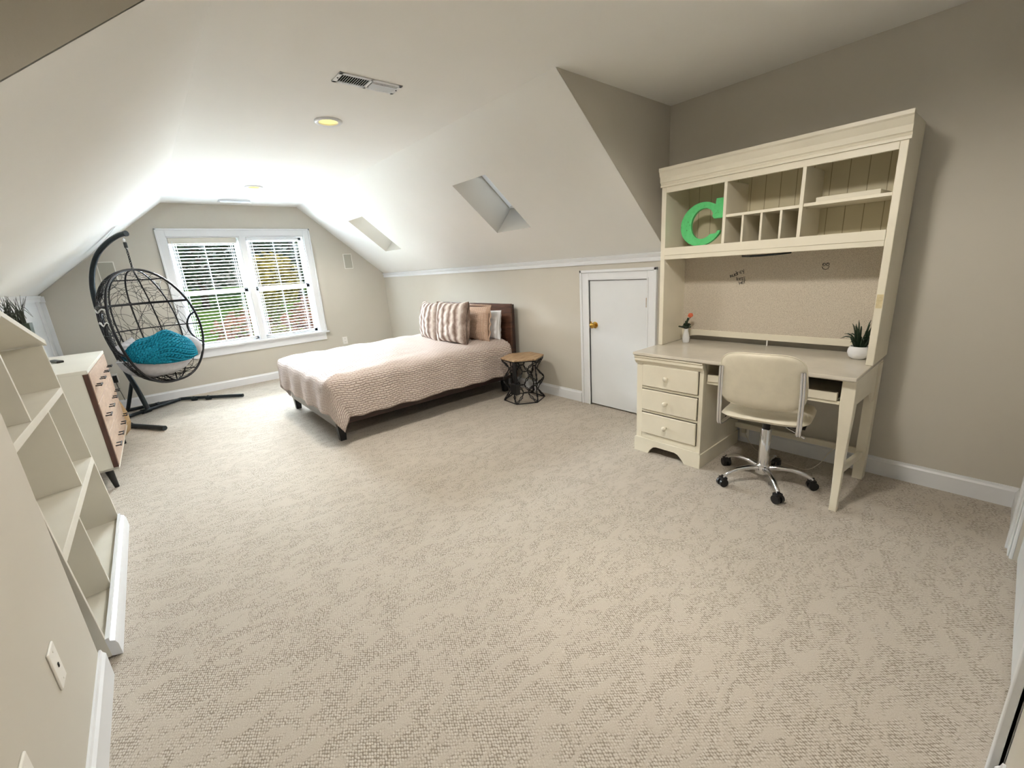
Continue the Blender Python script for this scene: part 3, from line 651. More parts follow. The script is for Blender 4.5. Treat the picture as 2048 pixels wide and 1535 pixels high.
MB().lathe([(.001, 0), (.030, 0), (.047, .014), (.054, .035), (.052, .055), (.045, .072), (.040, .072), (.046, .052), (.001, .050)], 28).build('pot', M['porc'], t, smooth=60)
mb = MB()
for k in range(52):
    a = R.uniform(0, 2*pi); sp = R.uniform(.1, 1.0); L = R.uniform(.08, .13) if sp > .4 else R.uniform(.13, .20)
    b = Vector((math.cos(a), math.sin(a), 0)); p0 = b*.018+Vector((0, 0, .055)); p1 = p0 + b*L*.5*sp*.6+Vector((0, 0, L*.55)); p2 = p0 + b*L*sp*.75 + Vector((0, 0, L*(.95-.5*sp)))
    p2.y = max(p2.y, -.055); p1.y = max(p1.y, -.05)
    mb.tube([p0, (p0+p1)/2, p1, (p1+p2)/2+Vector((0, 0, .008)), p2], [.0045, .005, .004, .003, .0008], 4)
mb.build('leaves', M['leaf'], t, smooth=60)
t = thing('wall_outlet', 'outlet with plug low on the wall under the desk', 'outlet', (Xr-.016, 1.185, .10))
MB().box(-.010, .0, -.035, .035, -.058, .05).build('cover_plate', M['plate'], t, bevel=.002); MB().box(-.030, -.009, -.018, .012, -.02, .02).build('plug', M['wire'], t, bevel=.003)
cu = [(3.19, 1.18, .10), (3.12, 1.08, .02), (3.06, .95, .006), (3.02, .82, .006), (3.0, .72, .01), (3.02, .66, .06), (3.07, .62, .14), (3.13, .585, .172), (3.17, .56, .10), (3.19, .54, .02)]
def smoothpts(P, n=6):
    P = [Vector(p) for p in P]; out = []
    for i in range(len(P)-1):
        p0 = P[max(i-1, 0)]; p1 = P[i]; p2 = P[i+1]; p3 = P[min(i+2, len(P)-1)]
        for k in range(n):
            u = k/n; out.append(.5*((2*p1)+(-p0+p2)*u+(2*p0-5*p1+4*p2-p3)*u*u+(-p0+3*p1-3*p2+p3)*u**3))
    out.append(P[-1]); return out
tag(MB().tube(smoothpts(cu), .0022, 6).build('loose_cable', M['wire'], None, smooth=60), 'thin pale cord looping on the carpet under the desk', 'cord')

# ================================================================== DESK CHAIR (faces the desk, +x)
ch = thing('desk_chair', 'cream vinyl swivel chair with chrome star base pulled up to the desk', 'chair', (2.69, .868, 0), math.radians(8))
mb = MB()  # seat cushion
def seatfn(top):
    def f(u, v):
        a = (u-.5)*2; b = (v-.5)*2
        x = a*.225; y = b*.225
        r = (abs(a)**5+abs(b)**5)**.2; k = 1 if r < 1e-6 else max(abs(a), abs(b))/r
        x *= k; y *= k; e = max(abs(a), abs(b))
        th = .030*(1-e**6)**.5 if e < 1 else 0
        z = .455 + (.010*a if a > 0 else .022*a*a*.6) - .018*max(0, a-.5)
        if top:
            q = .003*(1-e**8)*abs(math.sin((x+y)*48)*math.sin((x-y)*48))**.5
            return (x+.01, y, z+th+q)
        return (x+.01, y, z-th*.8)
    return f
mb.grid(seatfn(True), 56, 56); mb.grid(seatfn(False), 20, 20, flip=True); seat = mb.build('seat', M['vinyl'], ch, smooth=180, recalc=False)
mb = MB()  # backrest, leans back (towards -x)
def backfn(off, sgn):
    def f(u, v):
        a = (u-.5)*2; b = (v-.5)*2
        r = (abs(a)**4.5+abs(b)**4.5)**(1/4.5); k = 1 if r < 1e-6 else max(abs(a), abs(b))/r
        ya = a*k; zb = b*k; e = max(abs(a), abs(b))
        wdt = .212-.012*max(0, zb)
        y = ya*wdt; z = .712+zb*.165
        x = -.285-.05*(zb)+.035*(1-ya*ya)*(-1)+.030
        th = .020*max(0, 1-e**8)**.5
        return (x+sgn*th, y, z)
    return f
mb.grid(backfn(0, 1), 30, 30); mb.grid(backfn(0, -1), 30, 30, flip=True); bk = mb.build('backrest', M['vinyl'], ch, smooth=180)
mb = MB(); pts = []
for k in range(60):
    a = 2*pi*k/60; c, s = math.cos(a), math.sin(a); r = 1/((abs(c)**4.5+abs(s)**4.5)**(1/4.5)); ya, zb = c*r*.985, s*r*.985
    pts.append((-.255-.05*zb-.035*(1-ya*ya)-.004, ya*(.212-.012*max(0, zb)), .712+zb*.165))
mb.tube(pts, .0035, 5, closed=True); mb.build('piping', M['vinyl'], bk, smooth=60)
for s in (-1, 1):   # side arms
    mb = MB(); P = smoothpts([(-.115, s*.180, .432), (-.235, s*.192, .430), (-.276, s*.194, .446), (-.284, s*.195, .50), (-.292, s*.195, .60), (-.300, s*.193, .70), (-.312, s*.190, .790)], 5)
    mb.tube([p + Vector((0, .006, 0)) for p in P], .0065, 8); mb.tube([p - Vector((0, .006, 0)) for p in P], .0065, 8); mb.build('back_arm', M['chrome'], ch, smooth=60)
mb = MB(); mb.box(-.12, .12, -.205, .205, .420, .430); mb.build('seat_plate', M['blackpl'], ch, bevel=.003)
mb = MB().lathe([(.020, .34), (.020, .42), (.05, .425)], 20); mb.build('mechanism', M['blackpl'], ch, smooth=40)
mb = MB().lathe([(.030, .105), (.030, .345), (.026, .352)], 24); mb.build('gas_column', M['chrome'], ch, smooth=40)
mb = MB(); mb.tube([(-.03, -.05, .415), (-.06, -.12, .395), (-.085, -.20, .365)], .0045, 8); mb.tube([(-.077, -.175, .374), (-.087, -.206, .362)], .007, 8); mb.build('height_lever', M['chrome'], ch, smooth=60)
mb = MB().lathe([(.038, .060), (.040, .07), (.040, .105), (.034, .115), (.03, .12)], 24); mb.build('base_hub', M['chrome'], ch, smooth=40)
for k in range(5):
    a = math.radians(-6.5+72*k); M_ = Matrix.Rotation(a, 4, 'Z')
    P = smoothpts([(.03, 0, .095), (.10, 0, .105), (.17, 0, .100), (.225, 0, .082), (.257, 0, .058)], 4)
    mb = MB(); mb.tube([M_ @ p for p in P], [.016]*5+[.014]*5+[.012]*(len(P)-10), 10); leg = mb.build('base_leg', M['chrome'], ch, smooth=60)
    mb = MB(); 
    C_ = M_ @ T(.260, 0, .026, rz=R.uniform(-.5, .5))
    mb.tube([C_ @ Vector((0, -.024, 0)), C_ @ Vector((0, -.007, 0))], .0255, 18); mb.tube([C_ @ Vector((0, .007, 0)), C_ @ Vector((0, .024, 0))], .0255, 18)
    mb.box(-.020, .012, -.020, .020, .012, .034, C_); mb.tube([C_ @ Vector((0, 0, .02)), C_ @ Vector((0, 0, .046))], .008, 8)
    mb.build('caster', M['blackpl'], leg, smooth=40)

# ================================================================== BED
bed = thing('bed', 'dark wooden platform bed frame with tall headboard against the right wall', 'bed', (2.1, 4.45, 0))
def B_(mb): mb.v = [(x-2.1, y-4.45, z) for x, y, z in mb.v]; return mb
BY0, BY1, BX0 = 3.70, 5.20, 1.055
mb = MB(); mb.box(BX0, BX0+.03, BY0+.02, BY1-.02, .135, .30); B_(mb).build('foot_rail', M['greywood'], bed, bevel=.004)
for y in (BY0, BY1-.03):
    mb = MB(); mb.box(BX0+.01, 3.10, y, y+.03, .150, .30); B_(mb).build('side_rail', M['espresso'], bed, bevel=.003)
mb = MB(); mb.prism([(3.080, .25), (3.115, .25), (3.150, .993), (3.128, .993)], lambda a, b: (a, BY0-.002, b), lambda a, b: (a, BY1+.095, b)); B_(mb).build('headboard', M['headb'], bed, bevel=.004)
for y in (BY0+.0, BY1+.045):
    mb = MB(); mb.prism([(3.112, 0), (3.165, 0), (3.178, .985), (3.138, .985)], lambda a, b: (a, y, b), lambda a, b: (a, y+.05, b)); B_(mb).build('headboard_post', M['espresso'], bed, bevel=.003)
for x, y in ((BX0+.045, BY0+.045), (BX0+.045, BY1-.045), (3.0, BY0+.045), (3.0, BY1-.045)):
    mb = MB(); a, b = .036, .026
    mb.add([(x-a, y-a, .15), (x+a, y-a, .15), (x+a, y+a, .15), (x-a, y+a, .15), (x-b, y-b, 0), (x+b, y-b, 0), (x+b, y+b, 0), (x-b, y+b, 0)], [(0, 1, 2, 3), (7, 6, 5, 4), (0, 4, 5, 1), (1, 5, 6, 2), (2, 6, 7, 3), (3, 7, 4, 0)])
    B_(mb).build('leg', M['blackpl'], bed, bevel=.002)
mb = MB(); mb.box(BX0+.03, 3.08, BY0+.03, BY1-.03, .25, .28); B_(mb).build('slat_base', M['espresso'], bed)
mt = thing('mattress', 'white mattress under the blush quilt', 'mattress', (2.07, 4.45, .282))
mb = MB(); mb.box(-.97, .98, -.70, .70, 0, .28); mb.build('mattress_body', M['whitefab'], mt, bevel=.05)
# sheet corner peeking out at the head end
mb = MB(); mb.grid(lambda u, v: (.90+.10*u, -.722-.012*math.sin(v*6), .290-.34*v*(1-.25*u)+.01*math.sin(7*u)), 8, 14); mb.build('sheet', M['whitefab'], mt, smooth=180, solid=.003)
# quilt: one flat sheet draped over the bed; uv keeps the flat coordinates
QX0, QX1, QY0, QY1, QZ = 1.035, 3.02, 3.655, 5.245, .592
def drape(sx_, sy_):
    """flat sheet coords -> 3-D; origin at foot/near corner, +x to head, +y to far side"""
    ox = max(0.0, -sx_); oyn = max(0.0, -sy_); W_ = QY1-QY0; oyf = max(0.0, sy_-W_)
    x = QX0+max(0, sx_); y = QY0+min(max(0, sy_), W_)
    oy = oyn if oyn > 0 else oyf; sg = -1 if oyn > 0 else 1
    r = math.hypot(ox, oy); z = QZ
    # crown of the top
    cx, cy = max(0, sx_), min(max(sy_, 0), W_)
    e = min(cx, cy, W_-cy)
    z += .022*(1-math.exp(-e/.12)) - .020*math.exp(-e/.045) + .006*math.sin(3.1*x+5*y)*(1-math.exp(-e/.3))+.005*math.sin(11*x-6*y)+.004*math.sin(23*x+9*y+2*math.sin(6*y))+.003*math.sin(31*y-5*x)
    if r > 0:
        phi = math.atan2(oy, ox)      # 0 along foot, pi/2 along side
        rr = .07; a = min(r/rr, pi/2); drop = rr*(1-math.cos(a))+max(0, r-rr*pi/2); out = rr*math.sin(a)*.55
        cs = math.sin(2*phi) if (ox > 0 and oy > 0) else 0
        fl = out + max(0, r-.1)*(.05+.13*cs)
        wav = .010*math.sin((sx_*17 if oy > ox else sy_*15))*min(1, r/.25)
        x += -math.cos(phi)*(fl+wav); y += sg*math.sin(phi)*(fl+wav)
        if oy > 0: x += .42*max(0, r-.10)*(math.sin(phi)**1.3 if ox > 0 else math.exp(-max(0, sx_)/.20))
        z -= drop*(1-.02*cs)
        if sg > 0: pass
    return (x, y, z)
mb = MB(); LX, LY = (QX1-QX0), (QY1-QY0); ohf, ohs = .33, .385
nu, nv = 120, 120
mb.grid(lambda u, v: drape(-ohf+(LX+ohf)*u, -(ohs-.0)+(LY+2*ohs)*v + 0), nu, nv)
quilt = mb.build('quilt', M['quilt'], None, smooth=180, solid=.012, recalc=False)
me = quilt.data; uvl = me.uv_layers.new(name='UVMap')
for lp in me.loops:
    i, j = divmod(lp.vertex_index, nv+1); uvl.data[lp.index].uv = ((LX+ohf)*i/nu, (LY+2*ohs)*j/nv)
tag(quilt, 'blush pink textured quilt draped over the bed', 'quilt')
# pillows
def pillow_mesh(name, w, h, th, mat, parent, seed=0, wr=.006, pinch=.17, flange=0, n=44):
    rr = random.Random(seed); ph = [rr.uniform(0, 6) for _ in range(6)]
    mb = MB()
    def f(sg):
        def g(u, v):
            a, b = 2*u-1, 2*v-1; e = max(abs(a), abs(b))
            k = 1-pinch*(1-abs(b)**2)*abs(a)**3*.5; k2 = 1-pinch*(1-abs(a)**2)*abs(b)**3*.5
            t = (max(0, 1-abs(a)**2.6)*max(0, 1-abs(b)**2.6))**.42
            q = wr*(math.sin(7*a+ph[0]+3*b)*math.sin(6*b+ph[1])+.6*math.sin(15*a*b+ph[2])+.5*math.sin(19*b+ph[3]+6*a))*t
            return (sg*(th/2*t+.002)+q, a*w/2*k, (b*k2+1)*h/2)
        return g
    mb.grid(f(-1), n, n); mb.grid(f(1), n, n, flip=True)
    return mb.build(name, mat, parent, smooth=180)
def pillow(name, lab, cat, loc, w, h, th, mat, lean, rz, seed, part='cover', group=None, fl=False, roll=0):
    t = thing(name, lab, cat, loc, group=group); t.rotation_euler = (roll, lean, rz)
    c = pillow_mesh(part, w, h, th, mat, t, seed)
    if fl:
        mb = MB(); pts = []
        for k in range(48):
            a = 2*pi*k/48; cc, s = math.cos(a), math.sin(a); r = 1/max(abs(cc), abs(s)); pts.append((.012*math.sin(k*1.9), cc*r*(w/2+.004), h/2+s*r*(h/2+.004)))
        mb.tube(pts, .008, 6, closed=True); mb.build('piping', M['vinyl'] if False else mat, t, smooth=60)
    return t
ZT = QZ+.012
# faux fur throw pillows (face -x)
pillow('fur_pillow', 'striped faux fur pillow in front, the one nearer the side table', 'pillow', (2.560, 4.090, ZT-.004), .53, .47, .21, M['fur'], .16, math.radians(5), 3, group='faux fur pillows on the bed')
pillow('fur_pillow', 'striped faux fur pillow nearer the window, half behind its twin', 'pillow', (2.585, 4.625, ZT-.004), .50, .46, .20, M['fur'], .17, math.radians(-9), 5, group='faux fur pillows on the bed')
pillow('pillow_sham', 'tan quilted sham standing behind the nearer fur pillow', 'pillow', (2.825, 4.09, ZT-.004), .68, .40, .15, M['sham'], .14, 0, 8, group='tan shams on the bed', fl=True)
pillow('pillow_sham', 'tan quilted sham on the window side, behind the fur pillow', 'pillow', (2.825, 4.83, ZT-.004), .68, .39, .15, M['sham'], .14, 0, 9, group='tan shams on the bed', fl=True)
pillow('bed_pillow', 'white pillow against the headboard on the side table side', 'pillow', (2.985, 4.09, ZT-.004), .70, .335, .14, M['whitefab'], .12, 0, 12, group='white pillows at the headboard')
pillow('bed_pillow', 'white pillow against the headboard on the window side', 'pillow', (2.985, 4.83, ZT-.004), .68, .33, .14, M['whitefab'], .12, 0, 14, group='white pillows at the headboard')

# ================================================================== SIDE TABLE
st = thing('side_table', 'hexagonal side table with weathered wood top on black quatrefoil metalwork', 'side table', (2.935, 3.335, 0), 0)
A0 = math.radians(25); RT = .232
def hexp(r, k, z): a = A0+pi/3*k; return Vector((r*math.cos(a), r*math.sin(a), z))
mb = MB(); mb.pz([tuple(hexp(RT, k, 0))[:2] for k in range(6)], .458, .474); mb.build('table_top', M['tabletop'], st, bevel=.003)
mb = MB()
HT = .456
def rad(z):  # hour-glass/belly profile
    u = z/HT; return .198+.030*math.cos(2*pi*u)*1.0+.012*(1-u)*0+ (.0)
def rad(z):
    u = z/HT; return .208 + .020*math.cos(2*pi*(u*1.0)) - (.018 if .8 < u < 1 else 0)*0
def belly(u): # belly out in mid, waist at .22 and .78, flare at ends
    return .200+.022*math.cos(4*pi*u)
def onface(k, s, z):
    r = belly(z/HT); a = hexp(r, k, z); b = hexp(r, k+1, z); return a+(b-a)*s
def ringz(z, r): mb.tube([hexp(r, k, z) for k in range(6)], .006, 6, closed=True)
ringz(.006, belly(0)); ringz(HT-.004, belly(1))
def curve_face(k, P, rad_=.0048):
    pts = [onface(k, s, z) for s, z in P]
    mb.tube(pts, rad_, 6)
def quatre(k, cs, cz, hw, hh):
    # quatrefoil outline with stepped corners, in (s, z)
    q = []
    def A(x0, z0, x1, z1, x2, z2):
        for i in range(7):
            u = i/6; q.append((cs+hw*((1-u)**2*x0+2*u*(1-u)*x1+u*u*x2), cz+hh*((1-u)**2*z0+2*u*(1-u)*z1+u*u*z2)))
    seq = [((.45, .55), (.40, 1.0), (0, 1.0)), ((0, 1.0), (-.40, 1.0), (-.45, .55))]
    L = [(.45, .50), (.44, .80), (.28, 1.0), (0, 1.02), (-.28, 1.0), (-.44, .80), (-.45, .50), (-.58, .50), (-.58, .40), (-.80, .38), (-1.0, .22), (-1.04, 0), (-1.0, -.22), (-.80, -.38), (-.58, -.40), (-.58, -.50), (-.45, -.50), (-.44, -.80), (-.28, -1.0), (0, -1.02), (.28, -1.0), (.44, -.80), (.45, -.50), (.58, -.50), (.58, -.40), (.80, -.38), (1.0, -.22), (1.04, 0), (1.0, .22), (.80, .38), (.58, .40), (.58, .50)]
    L2 = []
    for i in range(len(L)):
        (a0, b0), (a1, b1) = L[i], L[(i+1) % len(L)]; L2 += [(a0+(a1-a0)*k/4, b0+(b1-b0)*k/4) for k in range(4)]
    return [(cs+hw*a, cz+hh*b) for a, b in L2]
for k in range(6):
    for cs, cz, hw_, hh_ in ((.5, .228, .47, .114), (0.0, .114, .34, .100), (1.0, .114, .34, .100), (0.0, .342, .34, .100), (1.0, .342, .34, .100), (.5, .0, .47, .114), (.5, .456, .47, .114)):
        P = quatre(k, cs, cz, hw_, hh_); run = []
        for (s, z) in P+[P[0]]:
            if -.001 <= s <= 1.001 and .004 <= z <= HT-.004: run.append((s, z))
            else:
                if len(run) > 1: curve_face(k, run)
                run = []
        if len(run) > 1: curve_face(k, run)
mb.build('lattice_frame', M['black'], st, smooth=60)
# black power strip hanging at the corner of the table by the bed
t = thing('power_strip', 'black charging box with cord hanging on the bed side of the side table', 'charger', (2.745, 3.22, .0))
def q(mb): return mb
MB().box(-.060, -.005, -.045, .045, .125, .235).build('charger_box', M['blackpl'], t, bevel=.004)
MB().box(-.030, -.008, -.008, .022, .235, .452).build('strap', M['blackpl'], t, bevel=.002)
tag(t, 'black charging box on a strap hanging on the bed side of the side table', 'charger')

# ================================================================== DRESSER
dr = thing('dresser', 'off-white dresser with pale wood drawer fronts and black pulls near the hanging chair', 'dresser', (-.386, 4.12, 0), math.radians(-1.0))
# local: x<0 towards the wall, y 0..1.30
DL, DD = 1.32, .44
mb = MB(); mb.box(-DD, 0, 0, DL, .872, .895); mb.build('top_panel', M['cabw'], dr, bevel=.002)
mb = MB(); mb.box(-DD, -.004, .0, .02, .150, .872); mb.box(-DD, -.004, DL-.02, DL, .150, .872); mb.box(-DD, 0, 0, DL, .150, .168); mb.box(-DD, -DD+.01, 0, DL, .15, .87); mb.build('cabinet_body', M['cabw'], dr, bevel=.002)
mb = MB(); mb.box(-.030, -.0005, -.003, .017, .168, .868); mb.build('walnut_edge', M['walnutedge'], dr)
rows = ((.652, .866, ((.022, DL-.022),)), (.412, .646, ((.022, .662), (.666, DL-.022))), (.172, .406, ((.022, .662), (.666, DL-.022))))
for z0, z1, cols in rows:
    for y0, y1 in cols:
        mb = MB(); mb.box(-.40, .002, y0, y1, z0, z1); d = mb.build('drawer', M['drawerwood'], dr, bevel=.0015)
        ys_ = [.13, .46, .83, 1.16]
        for yy in [v for v in ys_ if y0 < v < y1]:
            zz = (z0+z1)/2
            mb = MB(); mb.box(.030, .037, yy, yy+.11, zz-.005, zz+.005)
            mb.box(.0, .034, yy+.008, yy+.016, zz-.004, zz+.004); mb.box(.0, .034, yy+.094, yy+.102, zz-.004, zz+.004); mb.build('pull', M['blackpl'], d)
mb = MB()
for x, y, sx_, sy_ in ((-.07, .07, 1, -1), (-.07, DL-.07, 1, 1), (-DD+.06, .07, -1, -1), (-DD+.06, DL-.07, -1, 1)):
    mb = MB(); P = [(x-.025*0, y, .15), (x+.018*sx_, y+.018*sy_, 0)]
    mb.tube(P, [.026, .014], 12); mb.build('leg', M['blackpl'], dr, smooth=60)
t = thing('remote_control', 'black remote control lying on the dresser top', 'remote', (-.615, 4.93, .8965), math.radians(22))
MB().box(-.022, .022, -.085, .085, 0, .016).build('body', M['remote'], t, bevel=.005)
pg = thing('potted_grass', 'dark square planter of tall wispy grass on the dresser behind the bookcase', 'potted plant', (-.675, 4.47, .896))
mb = MB(); a, b = .045, .062
mb.add([(-a, -a, 0), (a, -a, 0), (a, a, 0), (-a, a, 0), (-b, -b, .34), (b, -b, .34), (b, b, .34), (-b, b, .34)], [(3, 2, 1, 0), (0, 1, 5, 4), (1, 2, 6, 5), (2, 3, 7, 6), (3, 0, 4, 7), (4, 5, 6, 7)]); mb.build('planter', M['pot'], pg, bevel=.003)
mb = MB()
for k in range(64):
    a = R.uniform(0, 2*pi); s = R.uniform(.02, .24); L = R.uniform(.13, .20)
    b = Vector((math.cos(a)*.25+.06, math.sin(a)-.65 if R.random() < .7 else math.sin(a), 0)); p0 = Vector((R.uniform(-.04, .04), R.uniform(-.04, .04), .335)); p1 = p0+b*s*.25+Vector((0, 0, L*.5)); p2 = p0+b*s*1.1+Vector((0, 0, L))
    if R.random() < .25: p2 = p0+b*s*1.2+Vector((0, 0, L*.25)); p1 = p0+b*s*.6+Vector((0, 0, L*.6))
    mb.tube(smoothpts([p0, p1, p2], 4), [.0026, .0024, .0022, .002, .0018, .0016, .0013, .001, .0006], 4)
mb.build('grass_blades', M['grassdry'], pg, smooth=60)
t = thing('straw_basket', 'tan woven straw basket standing behind the far end of the dresser', 'basket', (-.538, 5.70, 0))
MB().lathe([(.001, .004), (.13, .004), (.175, .05), (.195, .13), (.192, .23), (.165, .34), (.135, .42), (.142, .455), (.130, .455), (.122, .42), (.15, .34), (.18, .2), (.12, .02), (.001, .02)], 40).build('basket_body', M['straw'], t, smooth=60)

# ================================================================== BOOKCASE (house-shaped, leaning slightly back)
BL = 1.27
bc = thing('bookcase', 'house-shaped white bookcase with staggered dividers beside the left wall', 'bookcase', (-.392, 2.115, 0), rot=(0, math.radians(-3.1), math.radians(-.2)))
BD = .30; Tt = .018
ZE, ZA = 1.158, 1.335   # eave and apex heights
def yl(v): return v
# shelf heights measured along the front
mb = MB(); mb.box(-BD, 0, 0, Tt, 0.012, ZE-.005); mb.build('side_panel', M['shelfw'], bc, bevel=.0015)
mb = MB(); mb.box(-BD, 0, BL-Tt, BL, 0.012, ZE-.005); mb.build('side_panel', M['shelfw'], bc, bevel=.0015)
mb = MB(); mb.px([(0, .01), (BL, .01), (BL, ZE), (BL/2, ZA), (0, ZE)], -BD, -BD+.006); mb.build('back_panel', M['shelfw'], bc)
zf = lambda z: 1.39-(1.39-z)*1.045
for z0, z1 in ((.906, .937), (.492, .530)):
    mb = MB(); mb.box(-BD, 0, Tt, BL-Tt, zf(z0), zf(z1)); mb.build('shelf', M['shelfw'], bc, bevel=.0015)
mb = MB(); mb.box(-BD, -.002, Tt, BL-Tt, zf(.085), zf(.125)); mb.build('shelf', M['shelfw'], bc, bevel=.0015)
# base moulding
mb = MB(); prof = [(0, .012), (.030, .0), (.030, .055), (.024, .072), (.012, .080), (.012, .094), (0, .094)]
mb.prism(prof, lambda a, b: (a-.001, 0, b-.0), lambda a, b: (a-.001, BL, b-.0)); mb.build('base_moulding', M['trim'], bc, smooth=25)
yc2 = lambda y: (y-2.036)*1.045+.0
for y, z0, z1 in ((2.458, .125, .492), (2.760, .530, .906)):
    mb = MB(); mb.box(-BD, -.003, yc2(y)-.008+.01, yc2(y)+.008+.01, zf(z0), zf(z1)); mb.build('divider', M['shelfw'], bc, bevel=.001)
yu = yc2(2.435)+.008
roofz = lambda y: ZE+(ZA-ZE)*min(y, BL-y)/(BL/2)
mb = MB(); mb.px([(yu-.009, zf(.937)), (yu+.009, zf(.937)), (yu+.009, roofz(yu+.009)), (yu-.009, roofz(yu-.009))], -BD, -.003); mb.build('divider', M['shelfw'], bc, bevel=.001)
for s in (0, 1):
    P = [(-.045, ZE-.0126), (BL/2, ZA), (BL/2, ZA+.030), (-.045, ZE+.017)]
    if s: P = [(BL-a, b) for a, b in P]
    mb = MB(); mb.px(P, -BD-.005, .010); mb.build('roof_board', M['shelfw'], bc, bevel=.0015)

# ================================================================== HANGING EGG CHAIR
O = Vector((-.245, 6.57, 0)); rzc = math.atan2(-.778, .629)
sd = thing('hanging_chair_stand', 'charcoal metal stand with curved pole and splayed feet for the hanging chair', 'stand', O, rzc)
Mi = (Matrix.Translation(O) @ Matrix.Rotation(rzc, 4, 'Z')).inverted()
def wl_(x, y, z): return Mi @ Vector((x, y, z))
pole = smoothpts([(.045, 0, .055), (-.02, 0, .30), (-.11, 0, .55), (-.185, 0, .85), (-.222, 0, 1.15), (-.214, 0, 1.383), (-.172, 0, 1.555), (-.088, 0, 1.71), (.03, 0, 1.832), (.191, 0, 1.925), (.344, 0, 1.980), (.445, 0, 1.995)], 6)
mb = MB(); mb.tube(pole, [.025]*(len(pole)), 14); mb.build('pole', M['stand'], sd, smooth=60)
MB().tube([(.440, 0, 1.994), (.462, 0, 1.996)], .029, 14).build('end_cap', M['stand'], sd, smooth=40)
mb = MB(); mb.tube([(-.055, 0, .40), (-.245, 0, .05)], .020, 12); mb.build('brace', M['stand'], sd, smooth=60)
P1, P2, P3 = wl_(-.56, 6.32, .028), wl_(.088, 6.84, .028), wl_(-.58, 6.79, .028)
MB().tube([P1, P2], .020, 12).build('base_tube', M['stand'], sd, smooth=60)
MB().tube([P3, (P2+P3)/2, P2 + (P2-P3)*.02], .020, 12).build('base_tube', M['stand'], sd, smooth=60)
MB().tube([P1, P3], .020, 12).build('base_tube', M['stand'], sd, smooth=60)
e = wl_(.733, 6.318, .028); MB().tube(smoothpts([P2+(P1-P2)*.08, P2, wl_(.20, 6.80, .03), e], 6), .021, 12).build('foot', M['stand'], sd, smooth=60)
mb = MB()
for f in (.25, .47): 
    c = P2+(e-P2)*f; d_ = (e-P2).normalized()*.028; mb.tube([c-d_, c+d_], .026, 12); mb.tube([c-d_*.4+Vector((0, 0, .02)), c+d_*.4+Vector((0, 0, .02))], .014, 8)
c = P1+(P2-P1)*.5; d_ = (P2-P1).normalized()*.05; mb.tube([c-d_, c+d_], .030, 12); mb.tube([P2-d_*.6-(P2-P3)*.3, P2+d_*.2-(P2-P3)*.3], .026, 12)
mb.build('joint_sleeve', M['stand'], sd, smooth=60)
e2 = wl_(-.097, 5.523, .028); MB().tube([P1, wl_(-.386, 5.996, .028), e2], .024, 12).build('foot', M['stand'], sd, smooth=60)
c = wl_(-.386, 5.996, .028); MB().tube([c-(e2-c).normalized()*.03, c+(e2-c).normalized()*.03], .032, 12).build('joint_sleeve', M['stand'], sd, smooth=60)

HS = .41  # hook position along the axis
eg = thing('egg_chair', 'black wicker egg chair hanging by a chain from the curved stand', 'hanging chair', O + Matrix.Rotation(rzc, 3, 'Z') @ Vector((HS, 0, 1.0)), rzc)
# local: s forward (x), u sideways (y), z ; hook at s=0
ZB, ZTp = -.60, .632; Hh = (ZTp-ZB)/2; Zm = (ZTp+ZB)/2
def egg(th, ph):   # th -pi/2..pi/2 , ph -pi/2..pi/2 (back shell), returns point
    st_, ct = math.sin(th), math.cos(th)
    p = .80 if st_ < 0 else .92
    w = .485*max(ct, 0)**p; dep = .455*max(ct, 0)**p
    z = Zm+Hh*st_
    t_ = (1-st_)/2; sr = .0+.175*math.sin(min(1, t_*1.35)*pi/2)
    tw = max(0, -st_)**2*.0
    return Vector((sr-dep*math.cos(ph), w*math.sin(ph), z))
rim = [egg(-pi/2+pi*k/32, pi/2) for k in range(33)]+[egg(pi/2-pi*k/32, -pi/2) for k in range(1, 32)]
MB().tube(rim, .0125, 10, closed=True).build('rim_frame', M['black'], eg, smooth=60)
mb = MB()
for ph in (-60, -38, -14, 14, 38, 60): mb.tube([egg(-pi/2+pi*(k/30)*.985+.02, math.radians(ph)) for k in range(30)], .008, 6)
mb.tube([egg(.42, -pi/2+pi*k/24) for k in range(25)], .013, 8)
for th in (.98, -.05, -.62, -1.05): mb.tube([egg(th, -pi/2+pi*k/24) for k in range(25)], .0065, 6)
mb.build('ribs', M['black'], eg, smooth=60)
mb = MB()
def wander(n, thlo, thhi, plo=-1.5, phi_=1.5, r=.0019, L=14, step=.09, curl=.5):
    for _ in range(n):
        th, ph = R.uniform(thlo, thhi), R.uniform(plo, phi_); a = R.uniform(0, 2*pi); c = R.uniform(-curl, curl); pts = []
        for _k in range(L):
            pts.append(egg(th, ph)); a += c; th += step*math.sin(a); ph += step*math.cos(a)/max(.35, math.cos(th))
            if not (-1.5 < ph < 1.5 and -1.5 < th < 1.45): break
        if len(pts) > 3: mb.tube(pts, r, 4)
wander(64, -.3, 1.3); wander(24, -.2, 1.2, L=22, curl=.42, r=.0022); wander(95, -1.45, -.3, r=.0026)
wander(110, -1.2, 1.3, -1.5, -1.0, r=.0032)
mb.build('wicker_weave', M['black'], eg, smooth=60)
mb = MB()
for s in (-1, 1):
    a0_, a1_ = .18, -.42; P = [egg(a0_, s*pi/2)]
    for k in range(1, 12):
        u = k/12; P.append(egg(a0_+(a1_-a0_)*u, s*(pi/2-.36*math.sin(pi*u)**.6)))
    P.append(egg(a1_, s*pi/2)); mb = MB(); mb.tube(P, .0105, 8); mb.build('hand_grip', M['black'], eg, smooth=60)
mb = MB(); z = .640; top = .945
k = 0
